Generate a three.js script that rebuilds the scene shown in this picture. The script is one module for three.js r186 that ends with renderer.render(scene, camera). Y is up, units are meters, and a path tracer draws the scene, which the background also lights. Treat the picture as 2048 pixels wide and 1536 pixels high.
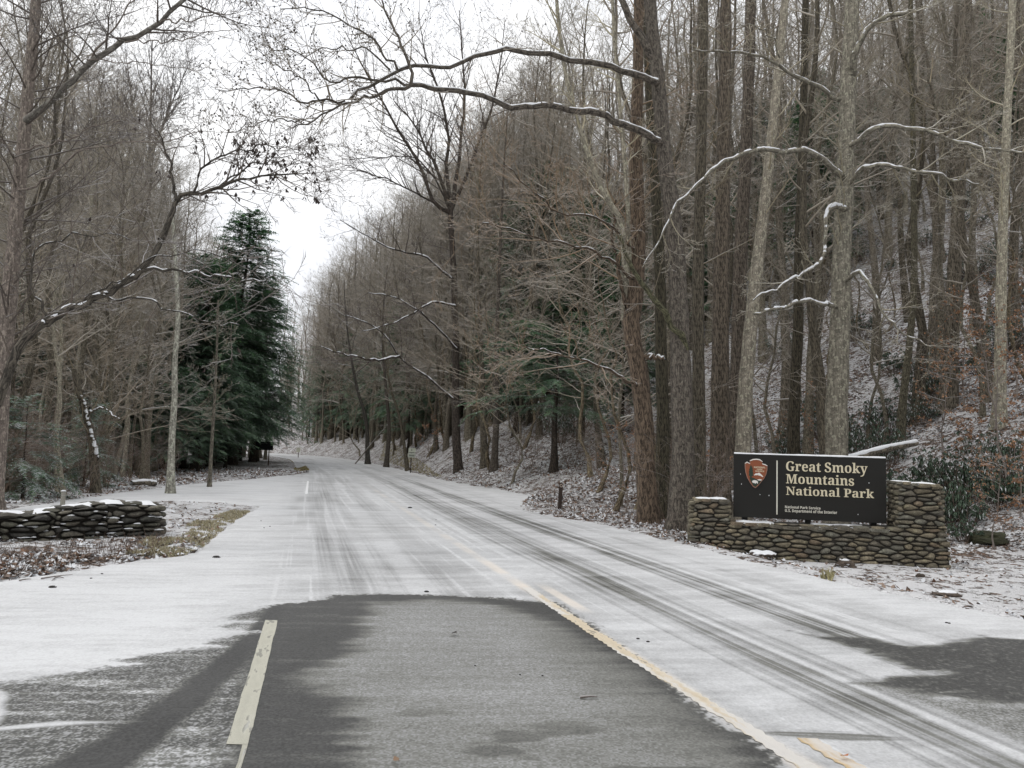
import * as THREE from 'three';
import { TextGeometry } from 'three/addons/geometries/TextGeometry.js';
import { FontLoader } from 'three/addons/loaders/FontLoader.js';
import { mergeGeometries } from 'three/addons/utils/BufferGeometryUtils.js';

// ---------------------------------------------------------------- camera, sky, sun, exposure
const scene = new THREE.Scene();
const EYE = 1.65, FPX = 1540;                       // eye height in metres; focal length for a picture 2048 wide
const camera = new THREE.PerspectiveCamera(2 * Math.atan(768 / FPX) * 180 / Math.PI, 4 / 3, 0.1, 3000);
camera.position.set(0, EYE, 0);
camera.rotation.order = 'YXZ';
camera.rotation.set(4.92 * Math.PI / 180, 0, 1.8 * Math.PI / 180);
camera.updateMatrixWorld(true);
const renderer = new THREE.WebGLRenderer();
renderer.toneMapping = THREE.LinearToneMapping;
renderer.toneMappingExposure = 0.93;
renderer.shadowMap.enabled = true;

// ---------------------------------------------------------------- random numbers and noise
function rng(seed) { let a = seed >>> 0; return () => { a = (a + 0x6D2B79F5) | 0; let t = Math.imul(a ^ (a >>> 15), 1 | a); t = (t + Math.imul(t ^ (t >>> 7), 61 | t)) ^ t; return ((t ^ (t >>> 14)) >>> 0) / 4294967296; }; }
const HASH = new Float32Array(65536); { const r = rng(77); for (let i = 0; i < 65536; i++) HASH[i] = r(); }
const hash2 = (x, y) => HASH[((x * 73 + y * 9781 + (y << 5) * 31) ^ (x * 1259)) & 65535];
function vnoise(x, y, period) {                      // value noise 0..1, periodic if period is given
  let ix = Math.floor(x), iy = Math.floor(y); const fx = x - ix, fy = y - iy, u = fx * fx * (3 - 2 * fx), v = fy * fy * (3 - 2 * fy);
  let jx = ix + 1, jy = iy + 1;
  if (period) { ix = ((ix % period) + period) % period; iy = ((iy % period) + period) % period; jx = ((jx % period) + period) % period; jy = ((jy % period) + period) % period; }
  const a = hash2(ix, iy), b = hash2(jx, iy), c = hash2(ix, jy), d = hash2(jx, jy);
  return a + (b - a) * u + (c - a) * v + (a - b - c + d) * u * v;
}
function fbm(x, y, oct = 4, period) { let s = 0, a = 0.5, n = 0; for (let i = 0; i < oct; i++) { s += a * vnoise(x + i * 17.3 * (period ? 0 : 1), y + i * 9.1 * (period ? 0 : 1), period); n += a; a *= 0.5; x *= 2; y *= 2; if (period) period *= 2; } return s / n; }
const clamp = (x, a = 0, b = 1) => x < a ? a : x > b ? b : x;
const sstep = (a, b, x) => { const t = clamp((x - a) / (b - a)); return t * t * (3 - 2 * t); };
const lerp = (a, b, t) => a + (b - a) * t;
const V = (x, y, z) => new THREE.Vector3(x, y, z);

{ // overcast sky: soft bright cloud layer, a little brighter overhead
  const W = 1024, Hh = 512, data = new Float32Array(W * Hh * 4);
  for (let j = 0; j < Hh; j++) {
    const up = ((j + 0.5) / Hh - 0.5) * Math.PI, y = Math.sin(up);
    for (let i = 0; i < W; i++) {
      const a = (i / W) * Math.PI * 2, cx = Math.cos(a) * Math.cos(up), cz = Math.sin(a) * Math.cos(up), k = 1.6 / (Math.max(y, 0) + 0.35);
      const n = fbm(cx * k + 40, cz * k + 40, 5), m = fbm(cx * k * 2.3 + 9, cz * k * 2.3 + 71, 4);
      const c = sstep(0.3, 0.72, n * 0.7 + m * 0.3), L = (1.10 + 0.20 * c) * (0.95 + 0.3 * Math.max(y, 0)), o = (j * W + i) * 4;
      data[o] = L * lerp(0.965, 1.0, c); data[o + 1] = L * lerp(0.985, 1.0, c); data[o + 2] = L * lerp(1.03, 1.0, c); data[o + 3] = 1;
    }
  }
  const sky = new THREE.DataTexture(data, W, Hh, THREE.RGBAFormat, THREE.FloatType);
  sky.mapping = THREE.EquirectangularReflectionMapping; sky.magFilter = THREE.LinearFilter; sky.needsUpdate = true;
  scene.background = sky; scene.environment = sky;
}
const sun = new THREE.DirectionalLight(0xfff4e6, 0.5);
sun.position.set(-60, 110, 35); sun.shadow.radius = 28; sun.castShadow = true;
Object.assign(sun.shadow.camera, { left: -80, right: 80, top: 80, bottom: -80, near: 1, far: 400 });
scene.add(sun);

// ---------------------------------------------------------------- pixels of the 2048 x 1536 photograph as sight lines (each thing gets a distance of its own)
function sight(px, py) { return V((px - 1024) / FPX, (768 - py) / FPX, -1).applyQuaternion(camera.quaternion); }
function at(px, py, d) { const r = sight(px, py); return r.multiplyScalar(d / -r.z).add(camera.position); }   // d metres ahead
function gnd(px, py) { const r = sight(px, py); return r.multiplyScalar(EYE / -r.y).add(camera.position); }     // on the level ground
function toPixel(p) { const q = p.clone().applyMatrix4(camera.matrixWorldInverse); return [1024 + q.x / -q.z * FPX, 768 - q.y / -q.z * FPX, -q.z]; }

// ---------------------------------------------------------------- objects, names, labels
const used = {};
function numbered(name) { const n = used[name] = (used[name] ?? -1) + 1; return n ? name + '_' + String(n).padStart(3, '0') : name; }
function tag(o, label, category, group) { o.userData.label = label; o.userData.category = category; if (group) o.userData.group = group; return o; }
function thing(name, label, category, p = V(0, 0, 0), group) { const g = new THREE.Group(); g.name = numbered(name); g.position.copy(p); tag(g, label, category, group); scene.add(g); return g; }
function part(name, geo, mat, parent, kind) { const m = new THREE.Mesh(geo, mat); m.name = name; m.castShadow = m.receiveShadow = true; if (kind) m.userData.kind = kind; (parent ?? scene).add(m); return m; }
function structure(o) { o.userData.kind = 'structure'; return o; }
function stuff(o, label) { o.userData.kind = 'stuff'; o.userData.label = label; return o; }
function copy(src, label, group) { const c = src.clone(); c.name = numbered(src.name.replace(/_\d+$/, '')); if (label) c.userData.label = label; if (group) c.userData.group = group; scene.add(c); return c; }

// ---------------------------------------------------------------- textures
function dataTex(w, h, f, srgb, rep = true) {
  const d = new Uint8Array(w * h * 4); const o = [0, 0, 0];
  for (let j = 0; j < h; j++) for (let i = 0; i < w; i++) { f(i, j, o); const k = (j * w + i) * 4; d[k] = clamp(o[0]) * 255; d[k + 1] = clamp(o[1]) * 255; d[k + 2] = clamp(o[2]) * 255; d[k + 3] = 255; }
  const t = new THREE.DataTexture(d, w, h); t.magFilter = THREE.LinearFilter; t.minFilter = THREE.LinearMipmapLinearFilter; t.generateMipmaps = true;
  if (rep) t.wrapS = t.wrapT = THREE.RepeatWrapping;
  if (srgb) t.colorSpace = THREE.SRGBColorSpace;
  t.needsUpdate = true; return t;
}
const toS = (c) => c <= 0.0031308 ? 12.92 * c : 1.055 * Math.pow(c, 1 / 2.4) - 0.055;
// bark relief, a neutral multiplier: vertical ridges, plates, lichen. One repeat is 0.5 m around and 1 m along.
function barkTex(seed, ridge, lichen, contrast) {
  const N = 512;
  return dataTex(N, N, (i, j, o) => {
    const u = i / N, v = j / N, w = fbm(u * 4 + seed, v * 8, 3, 8) * 0.12;
    const r = Math.abs(fbm((u + w) * ridge, v * (ridge / 2), 3, ridge) * 2 - 1), f = fbm(u * 32, v * 64, 3, 64);
    let L = 1 - contrast * (1 - sstep(0.02, 0.35, r)) - 0.35 * (f - 0.4);
    const li = sstep(0.56, 0.66, fbm(u * 8 + 3.3, v * 16 + seed, 4, 16)) * lichen;
    L = lerp(L * 0.85, 1.08, li);
    o[0] = L * lerp(1, 0.97, li); o[1] = L; o[2] = L * lerp(0.98, 0.96, li);
  }, true);
}
const BARK = [barkTex(1, 16, 0.5, 0.4), barkTex(2, 12, 0.2, 0.45), barkTex(5, 8, 0.8, 0.2)];   // grey, furrowed, smooth and patchy
const barkMat = BARK.map((t, i) => new THREE.MeshStandardMaterial({ map: t, bumpMap: t, bumpScale: i === 2 ? 0.008 : 0.02, vertexColors: true, roughness: 0.95 }));
const twigMat = new THREE.MeshStandardMaterial({ vertexColors: true, roughness: 0.95 });
const grain = dataTex(512, 512, (i, j, o) => { const a = hash2(i * 3 + 1, j * 7), b = fbm(i / 512 * 64, j / 512 * 64, 3, 64); o[0] = o[1] = o[2] = 0.35 + 0.35 * (a - 0.5) + 0.5 * (b - 0.3); });
const snowMat = new THREE.MeshStandardMaterial({ color: new THREE.Color().setRGB(0.84, 0.86, 0.89), roughness: 0.9, bumpMap: grain, bumpScale: 0.006 });

// ---------------------------------------------------------------- mesh collecting
class MB {
  constructor() { this.p = []; this.n = []; this.t = []; this.c = []; this.i = []; }
  get count() { return this.p.length / 3; }
  v(x, y, z, nx, ny, nz, u, w, r, g, b) { this.p.push(x, y, z); this.n.push(nx, ny, nz); this.t.push(u, w); this.c.push(r, g, b); return this.p.length / 3 - 1; }
  geo() {
    const g = new THREE.BufferGeometry();
    g.setAttribute('position', new THREE.Float32BufferAttribute(this.p, 3)); g.setAttribute('normal', new THREE.Float32BufferAttribute(this.n, 3));
    g.setAttribute('uv', new THREE.Float32BufferAttribute(this.t, 2)); g.setAttribute('color', new THREE.Float32BufferAttribute(this.c, 3)); g.setIndex(this.i); return g;
  }
  // a tapering tube along pts (Vector3[]); its upward side turns to snow where it lies flat enough
  tube(pts, rad, sides, col, snow = 0, rough = 0) {
    const n = pts.length, base = this.count; let len = 0;
    const T = [0, 0, 0], sv = 1;
    for (let k = 0; k < n; k++) {
      const a = pts[Math.max(0, k - 1)], b = pts[Math.min(n - 1, k + 1)]; let tx = b.x - a.x, ty = b.y - a.y, tz = b.z - a.z; const tl = Math.hypot(tx, ty, tz) || 1; tx /= tl; ty /= tl; tz /= tl;
      if (k) len += pts[k].distanceTo(pts[k - 1]);
      // side = t x up, top = side x t
      let sx, sy, sz; if (Math.abs(ty) < 0.93) { sx = -tz; sy = 0; sz = tx; } else { sx = ty; sy = -tx; sz = 0; }
      if (Math.abs(ty) >= 0.93) { const d = sx * tx + sy * ty; sx -= d * tx; sy -= d * ty; sz = -d * tz; }
      const sl = Math.hypot(sx, sy, sz); sx /= sl; sy /= sl; sz /= sl;
      const ux = sy * tz - sz * ty, uy = sz * tx - sx * tz, uz = sx * ty - sy * tx;
      const flat = sstep(0.95, 0.55, Math.abs(ty)), per = Math.max(1, Math.round(2 * Math.PI * rad[k < n ? 0 : 0] / 0.5));
      for (let s = 0; s <= sides; s++) {
        const an = (s / sides) * Math.PI * 2 + Math.PI / 2, ca = Math.cos(an), sa = Math.sin(an);
        const nx = sx * ca + ux * sa, ny = sy * ca + uy * sa, nz = sz * ca + uz * sa;
        const R = rad[k] * (rough ? 1 + rough * (fbm((s % sides) * 0.9 + k * 3.1, len * 2.2 + base * 0.01, 2) - 0.5) : 1);
        const w = snow * flat * sstep(0.15, 0.6, ny), m = 1 - w;
        this.v(pts[k].x + nx * R, pts[k].y + ny * R, pts[k].z + nz * R, nx, ny, nz, s / sides * per, len, col[0] * m + 0.8 * w, col[1] * m + 0.82 * w, col[2] * m + 0.85 * w);
      }
      if (k) for (let s = 0; s < sides; s++) { const q = base + (k - 1) * (sides + 1) + s, r = q + sides + 1; this.i.push(q, r, q + 1, q + 1, r, r + 1); }
    }
  }
  // a twig: a three-sided spike
  spike(ax, ay, az, bx, by, bz, r, col, snow) {
    let tx = bx - ax, ty = by - ay, tz = bz - az; const tl = Math.hypot(tx, ty, tz) || 1; tx /= tl; ty /= tl; tz /= tl;
    let sx = -tz, sz = tx; let sl = Math.hypot(sx, sz); if (sl < 0.05) { sx = 1; sz = 0; sl = 1; } sx /= sl; sz /= sl;
    const ux = -sz * ty, uy = sz * tx - sx * tz, uz = sx * ty, w = snow * sstep(0.95, 0.6, Math.abs(ty)), m = 1 - w;
    const A = this.v(ax + ux * r, ay + uy * r, az + uz * r, ux, uy, uz, 0, 0, col[0] * m + 0.78 * w, col[1] * m + 0.8 * w, col[2] * m + 0.83 * w);
    const B = this.v(ax + (sx * 0.87 - ux * 0.5) * r, ay - uy * 0.5 * r, az + (sz * 0.87 - uz * 0.5) * r, sx * 0.87 - ux * 0.5, -uy * 0.5, sz * 0.87 - uz * 0.5, 0, 0, ...col);
    const C = this.v(ax + (-sx * 0.87 - ux * 0.5) * r, ay - uy * 0.5 * r, az + (-sz * 0.87 - uz * 0.5) * r, -sx * 0.87 - ux * 0.5, -uy * 0.5, -sz * 0.87 - uz * 0.5, 0, 0, ...col);
    const D = this.v(bx, by, bz, ux, uy, uz, 0, 0, col[0] * m + 0.78 * w, col[1] * m + 0.8 * w, col[2] * m + 0.83 * w);
    this.i.push(A, B, D, B, C, D, C, A, D);
  }
  quad(a, b, c, d, col, n) { const k = this.count, g = V().crossVectors(V().subVectors(b, a), V().subVectors(d, a)).dot(n) + V().crossVectors(V().subVectors(c, b), V().subVectors(d, b)).dot(n); if (g < 0) { const t = b; b = d; d = t; } for (const q of [a, b, c, d]) this.v(q.x, q.y, q.z, n.x, n.y, n.z, 0, 0, ...col); this.i.push(k, k + 1, k + 2, k, k + 2, k + 3); }
}
function smooth(ctrl, n) { return new THREE.CatmullRomCurve3(ctrl, false, 'centripetal').getSpacedPoints(n); }

// ---------------------------------------------------------------- road plan
// centre line (the double yellow line): x at distance d ahead
const CL = [[-60, 18.6], [0, 2.75], [4.17, 1.69], [7.06, 0.88], [10.4, 0], [15.6, -1.4], [24.4, -3.75], [33, -6.0], [43, -8.6], [55, -12.0], [66, -15.2], [78, -18.9], [89, -22.8], [102, -28.5], [114, -35.5], [124, -44], [132, -55], [138, -70], [142, -90], [144, -130]];
const clPts = new THREE.CatmullRomCurve3(CL.map(([d, x]) => V(x, 0, -d)), false, 'centripetal').getPoints(400);
const clX = new Float32Array(2048), clC = new Float32Array(2048);   // by d from -60 to 144, in steps of 0.1
{ let k = 0; for (let i = 0; i < 2040; i++) { const d = -60 + i * 0.1; while (k < clPts.length - 2 && -clPts[k + 1].z < d) k++; const a = clPts[k], b = clPts[k + 1], t = (d + a.z) / (a.z - b.z || 1); clX[i] = lerp(a.x, b.x, t); clC[i] = Math.abs(b.z - a.z) / Math.hypot(b.x - a.x, b.z - a.z); } }
const roadT = (x, d) => { const f = clamp((d + 60) * 10, 0, 2038), i = f | 0, w = f - i; return (x - lerp(clX[i], clX[i + 1], w)) * lerp(clC[i], clC[i + 1], w); };    // metres to the right of the yellow line
function segDist(px, py, poly) { // distance to a closed polygon of [x, d]; negative outside
  let best = 1e9, inside = false;
  for (let i = 0, j = poly.length - 1; i < poly.length; j = i++) {
    const ax = poly[j][0], ay = poly[j][1], bx = poly[i][0], by = poly[i][1], ex = bx - ax, ey = by - ay, wx = px - ax, wy = py - ay, t = clamp((wx * ex + wy * ey) / (ex * ex + ey * ey));
    const dx = wx - ex * t, dy = wy - ey * t, q = dx * dx + dy * dy; if (q < best) best = q;
    if ((ay > py) !== (by > py) && px < ex * (py - ay) / ey + ax) inside = !inside;
  }
  return inside ? Math.sqrt(best) : -Math.sqrt(best);
}
const G = (px, py) => { const p = gnd(px, py); return [p.x, -p.z]; };
const rightSide = [], leftSide = [];
for (let i = 0; i < clPts.length; i += 5) { const q = clPts[i], d = -q.z; if (d > 46) { const b = clPts[Math.min(i + 1, clPts.length - 1)], a = clPts[Math.max(0, i - 1)], tx = b.x - a.x, tz = b.z - a.z, l = Math.hypot(tx, tz); const nx = -tz / l, nz = tx / l; rightSide.push([q.x + nx * 4.5, -(q.z + nz * 4.5)]); if (d > 50) leftSide.push([q.x - nx * 3.0, -(q.z - nz * 3.0)]); } }
const PAVE = [
  [22, -60], [9.5, 0], G(2300, 1302), G(2048, 1238), G(1860, 1200), G(1700, 1168), G(1500, 1121), G(1366, 1086), G(1200, 1046), G(1085, 1028), G(1040, 1016), G(1042, 1004), G(1062, 990), G(1000, 978), G(940, 968), G(880, 957),
  ...rightSide.filter((p) => p[1] > 46 || p[0] < -40), ...leftSide.reverse(),
  G(612, 930), G(619, 938), G(618, 944), G(590, 949), G(480, 958), G(380, 968), G(270, 980), G(190, 992), G(80, 1008), G(-60, 1030), [-40, 14],
  [-40, 10.5], G(-60, 1012 + 22), G(120, 1017), G(230, 1006), G(330, 1001), G(450, 1004), G(522, 1012), G(478, 1036), G(430, 1074), G(398, 1104), G(345, 1114), G(290, 1118), G(150, 1140), G(0, 1162), G(-300, 1200), [-40, 4], [-40, -60],
];
// the island with the low stone wall lies between the two arms of the side road: that loop is already left out above
const paveIn = (x, d) => segDist(x, d, PAVE);

// ---------------------------------------------------------------- height of the ground
function hillOf(e, d, x) {
  const shift = Math.max(5.2 * sstep(30, 21, d), 6.6 * sstep(60, 26, d) * sstep(4, 9, x)), u = e - shift;
  if (u <= 0) return 0;
  const steep = sstep(32, 62, d);
  let h = 0.28 * Math.min(u, 4) + (u > 4 ? 0.62 * (Math.min(u, 78) - 4) : 0);
  if (u > 78) h += 14 * (1 - Math.exp(-(u - 78) / 30));
  return h * sstep(0, 1.2, u) * (1 - 0.72 * sstep(60, 140, d) * sstep(25, -35, x)) + steep * 1.9 * sstep(0, 4.5, u);
}
function height(x, z, sd) {
  const d = -z, s = sd ?? paveIn(x, d), e = -s;
  if (s > 0) return -0.1 - 0.1 * sstep(0, 0.6, s);
  const bump = 0.05 * (fbm(x * 0.9 + 50, d * 0.9 + 50, 3) - 0.4) + 0.5 * (fbm(x * 0.13 + 9, d * 0.13, 3) - 0.5) * sstep(2, 12, e);
  const lip = 0.035 * sstep(0, 0.35, e) + bump * sstep(0, 0.8, e) - 0.02;
  let side = roadT(x, d) > 0 ? 1 : 0; if (d > 142) side = x > -60 || d > 146 ? 1 : side;
  if (side) {
    const dip = -0.24 * sstep(0.1, 1.5, e) * sstep(9, 6, e) * sstep(17.5, 15, d) * sstep(4, 8, d);
    return lip + dip + hillOf(e, d, x);
  }
  return lip - 0.5 * sstep(6, 20, e) + (d > 20 ? 3 * sstep(20, 60, e) : 0);
}
const H = (x, z) => { const s = paveIn(x, -z); return s > 0 ? 0 : height(x, z, s); };
function foot(px, d) { let p = at(px, 930, d); for (let i = 0; i < 4; i++) { p.y = H(p.x, p.z); const q = toPixel(p); p = at(px, q[1], d); } p.y = H(p.x, p.z); return p; }

// ---------------------------------------------------------------- the road: asphalt, thin snow, tyre tracks
const poly = (pts) => pts.map(([x, y]) => G(x, y));
function box(p) { let a = 1e9, b = -1e9, c = 1e9, d = -1e9; for (const [x, y] of p) { a = Math.min(a, x); b = Math.max(b, x); c = Math.min(c, y); d = Math.max(d, y); } return [a - 1.5, b + 1.5, c - 1.5, d + 1.5]; }
const area = (pts) => { const p = poly(pts), b = box(p); return (x, d) => x < b[0] || x > b[1] || d < b[2] || d > b[3] ? -9 : segDist(x, d, p); };
// snow blown off the nearest stretch: bare asphalt from the arc at 8 m back to the photographer
const bare = area([[-400, 1420], [0, 1364], [140, 1345], [280, 1328], [220, 1320], [325, 1301], [450, 1292], [412, 1287], [470, 1268], [520, 1262], [430, 1254], [470, 1246], [530, 1243], [432, 1238], [500, 1222], [545, 1211], [610, 1205], [670, 1191], [760, 1188], [880, 1190], [1000, 1196], [1085, 1203], [1120, 1208], [1160, 1236], [1230, 1290], [1320, 1352], [1380, 1400], [1420, 1440], [1490, 1474], [1560, 1520], [1640, 1580], [1900, 1800], [-900, 1800]]);
const frost = area([[742, 1206], [860, 1199], [960, 1203], [1050, 1217], [1120, 1245], [1200, 1290], [1300, 1350], [1400, 1425], [1520, 1510], [1640, 1640], [690, 1640], [688, 1536], [700, 1480], [690, 1440], [700, 1408], [625, 1386], [652, 1376], [560, 1358], [660, 1320], [700, 1290], [715, 1250]]);
const wheel = area([[545, 1212], [568, 1212], [552, 1245], [520, 1290], [470, 1350], [410, 1410], [350, 1460], [300, 1500], [230, 1560], [-100, 1760], [-300, 1700], [160, 1500], [260, 1440], [330, 1392], [400, 1342], [470, 1285], [520, 1240]]);
const streakL = area([[-300, 1485], [0, 1452], [120, 1440], [312, 1442], [150, 1450], [0, 1462], [-300, 1510]]);
const patchL = area([[-200, 1400], [0, 1372], [28, 1392], [12, 1412], [10, 1440], [0, 1450], [-200, 1460]]);
const wetR = area([[1560, 1258], [1640, 1272], [1740, 1276], [1820, 1290], [1900, 1282], [1950, 1268], [2300, 1290], [2500, 1500], [2048, 1412], [1960, 1404], [1860, 1392], [1760, 1372], [1712, 1364], [1800, 1352], [1868, 1350], [1800, 1330], [1700, 1296]]);
const dustR = area([[1712, 1364], [1860, 1390], [2048, 1410], [2500, 1500], [2500, 1640], [2048, 1490], [1920, 1440], [1800, 1395]]);
const crossing = area([[1500, 1465], [1600, 1459], [1700, 1464], [1840, 1480], [1700, 1482], [1600, 1476]]);
const tracks = [[-2.32, 0.12, 0.5], [-1.95, 0.18, 0.75], [-1.55, 0.1, 0.6], [-0.95, 0.12, 0.5], [-0.72, 0.07, 0.35], [0.95, 0.09, 0.55], [1.18, 0.12, 0.85], [1.42, 0.05, 0.5], [1.58, 0.05, 0.35], [2.12, 0.05, 0.6], [2.28, 0.07, 0.9], [2.5, 0.09, 0.9], [0.72, 0.035, 0.4], [2.75, 0.05, 0.3], [3.3, 0.06, 0.2]];
function surface(x, d, o) {
  const t = roadT(x, d), along = d / 0.968 - t * 0.25, far = sstep(14, 60, d);
  const n1 = fbm(x * 1.3 + 11, d * 1.3 + 5, 4), n2 = fbm(x * 9, d * 9, 3), fine = hash2(Math.floor(x * 95 + 9000), Math.floor(d * 95)), fine2 = fbm(x * 34, d * 34, 2);
  const wind = fbm(x * 0.9 + d * 0.35 + 3, d * 4.2 - x * 1.3, 5), wind2 = fbm(x * 2.2 + 31, d * 13 - x * 1.5, 3);      // drifts lie across the road
  let snow = 0.85 + 0.28 * (n1 - 0.5) + 0.35 * (wind - 0.5) + 0.18 * (wind2 - 0.5);
  const lanes = sstep(-3.1, -2.7, t) * sstep(4.2, 3.4, t);
  snow -= lanes * (0.05 + 0.13 * sstep(0.45, 0.7, fbm(t * 1.4 + 3, along * 0.16, 3)) * (t < 0.2 ? 1 : 0.4));
  const wig = 0.05 * (fbm(along * 0.35, 3.7, 3) - 0.5), streak = sstep(0.3, 0.7, fbm(t * 34 + 7, along * 0.3, 3)), ridge = sstep(0.6, 0.72, fbm(t * 9 + 40, along * 0.12, 3));
  for (const [c, w, k] of tracks) {
    const q = Math.abs(t - c - wig - 0.02 * Math.sin(along * 0.21 + c * 9)); if (q > w * 2.4) continue;
    const left = c < 0 ? sstep(7, 10, d) * (0.0 + 0.7 * fbm(along * 0.22 + c, 8, 2)) : sstep(70, 18, d) * 0.75 + 0.25;
    snow -= k * 0.62 * left * sstep(w * 1.9, w * 0.4, q) * (0.55 + 0.75 * streak) * (1 - 0.4 * far);
  }
  snow = lerp(snow, Math.max(snow, 0.78), 0.55 * sstep(0.3, 0.7, fbm(t * 3 + 1, along * 0.5, 3)) * (1 - far) * 0.5);
  snow += 0.22 * ridge * lanes * (0.4 + 0.6 * streak);
  snow += 0.5 * sstep(3.6, 4.6, t) + 0.45 * sstep(-3.0, -4.2, t);                        // untouched beyond the lanes
  const wob = 0.16 * (wind - 0.5) + 0.07 * (n2 - 0.5) + 0.10 * (wind2 - 0.5), near = sstep(24, 12, d);
  let grit = 0.17, wet = 0;
  if (near > 0) {
    const sb = bare(x, d) + wob;
    const spec = 0.05 + 0.40 * sstep(0.50, 0.80, fine * 0.55 + fine2 * 0.6) + 0.25 * sstep(0.5, 0.75, wind2);   // dusting left in the pores
    let b = spec * sstep(-2.9, -3.1, t + 0.1 * (n1 - 0.5)) * 0.9 + 0.03 + 0.10 * sstep(0.55, 0.8, wind2) * (fine > 0.5 ? 1 : 0.4);
    const wl = wheel(x, d); b *= 1 - sstep(-0.05, 0.06, wl + wob * 0.3);
    const fr = frost(x, d) + wob * 1.1; const fz = sstep(-0.14, 0.22, fr + 0.12 * (wind2 - 0.5));
    const fade = 1 - 0.55 * sstep(0.2, 1.3, x + (d - 6) * 0.25) ;
    b = Math.max(b, fz * (0.29 + 0.12 * n1 + 0.15 * (fine - 0.5) + 0.16 * (wind2 - 0.5)) * fade * (1 - 0.5 * sstep(0.60, 0.68, fbm(x * 2.1, d * 5 + 3, 3)) * sstep(5.4, 4.6, d)));
    b = Math.max(b, sstep(-0.02, 0.04, streakL(x, d) + wob * 0.25) * 0.85, sstep(-0.03, 0.05, patchL(x, d) + wob * 0.3) * 0.85);
    snow = lerp(snow, b, sstep(-0.05, 0.05, sb + 0.16 * (fine2 - 0.5) + 0.05 * (fine - 0.5)) * near); wet = Math.max(wet, sstep(-0.03, 0.05, sb) * (1 - fz * 0.8));
    const wr = wetR(x, d) + wob * 1.6; snow = lerp(snow, 0.03 + 0.16 * sstep(0.6, 0.8, fine2) + 0.5 * sstep(0.62, 0.7, wind) * sstep(0.35, 0, wr), sstep(-0.06, 0.12, wr)); wet = Math.max(wet, sstep(0, 0.2, wr));
    const du = dustR(x, d) + wob; snow = lerp(snow, 0.16 + 0.4 * (fine - 0.35) + 0.25 * (wind2 - 0.5), sstep(-0.1, 0.2, du) * 0.85);
    const cr = crossing(x, d); if (cr > -0.2) snow = lerp(snow, 0.1 + 0.5 * sstep(0.4, 0.7, fbm(x * 1.2, d * 40, 2)), sstep(-0.02, 0.03, cr + wob * 0.1) * 0.8);
  }
  snow = clamp(Math.min(snow, 0.96 - 0.10 * sstep(0.42, 0.72, fbm(x * 0.7 + d * 0.5 + 9, d * 2.6 - x * 1.1, 4)) - 0.07 * sstep(0.45, 0.7, wind2) - 0.16 * (n1 - 0.4) - 0.06 * (n2 - 0.5)) + (fine - 0.5) * 0.14 * sstep(0.1, 0.5, snow) + 0.12 * (fine2 - 0.5) * sstep(0.3, 0.7, snow));
  const asp = 0.072 + 0.045 * (fine - 0.5) + 0.03 * (n1 - 0.5) - 0.02 * wet, w = Math.pow(snow, 1.25);
  o[0] = toS(lerp(asp * 1.0, 0.70, w)); o[1] = toS(lerp(asp * 1.0, 0.71, w)); o[2] = toS(lerp(asp * 0.98, lerp(0.725, 0.64, sstep(0.5, 0.2, snow)), w)); o[3] = snow; o[4] = wet;
  const yl = sstep(0.13, 0.03, Math.abs(t + 0.02 * (n2 - 0.5))) * sstep(50, 14, d) * (0.25 + 0.75 * sstep(0.35, 0.65, fbm(along * 1.2, 5, 3))) * sstep(0.2, 0.6, snow) + 0.8 * sstep(0.10, 0.04, Math.abs(t - 0.26)) * sstep(8, 8.6, d) * sstep(10, 9.2, d);
  const K = lerp(0.75, 0.3, sstep(8, 14, d)); o[0] = lerp(o[0], 0.93, yl * K); o[1] = lerp(o[1], 0.885, yl * K); o[2] = lerp(o[2], 0.83, yl * K);
}
const road = new THREE.Group(); road.name = 'road'; structure(road); scene.add(road);
road.userData.label = 'two lane asphalt road and its side road under thin wind blown snow';
const roadBump = dataTex(512, 512, (i, j, o) => { o[0] = o[1] = o[2] = 0.5 + 0.5 * (hash2(i, j) - 0.5) * 0.6 + 0.4 * (fbm(i / 16, j / 16, 3, 32) - 0.5); });
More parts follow.
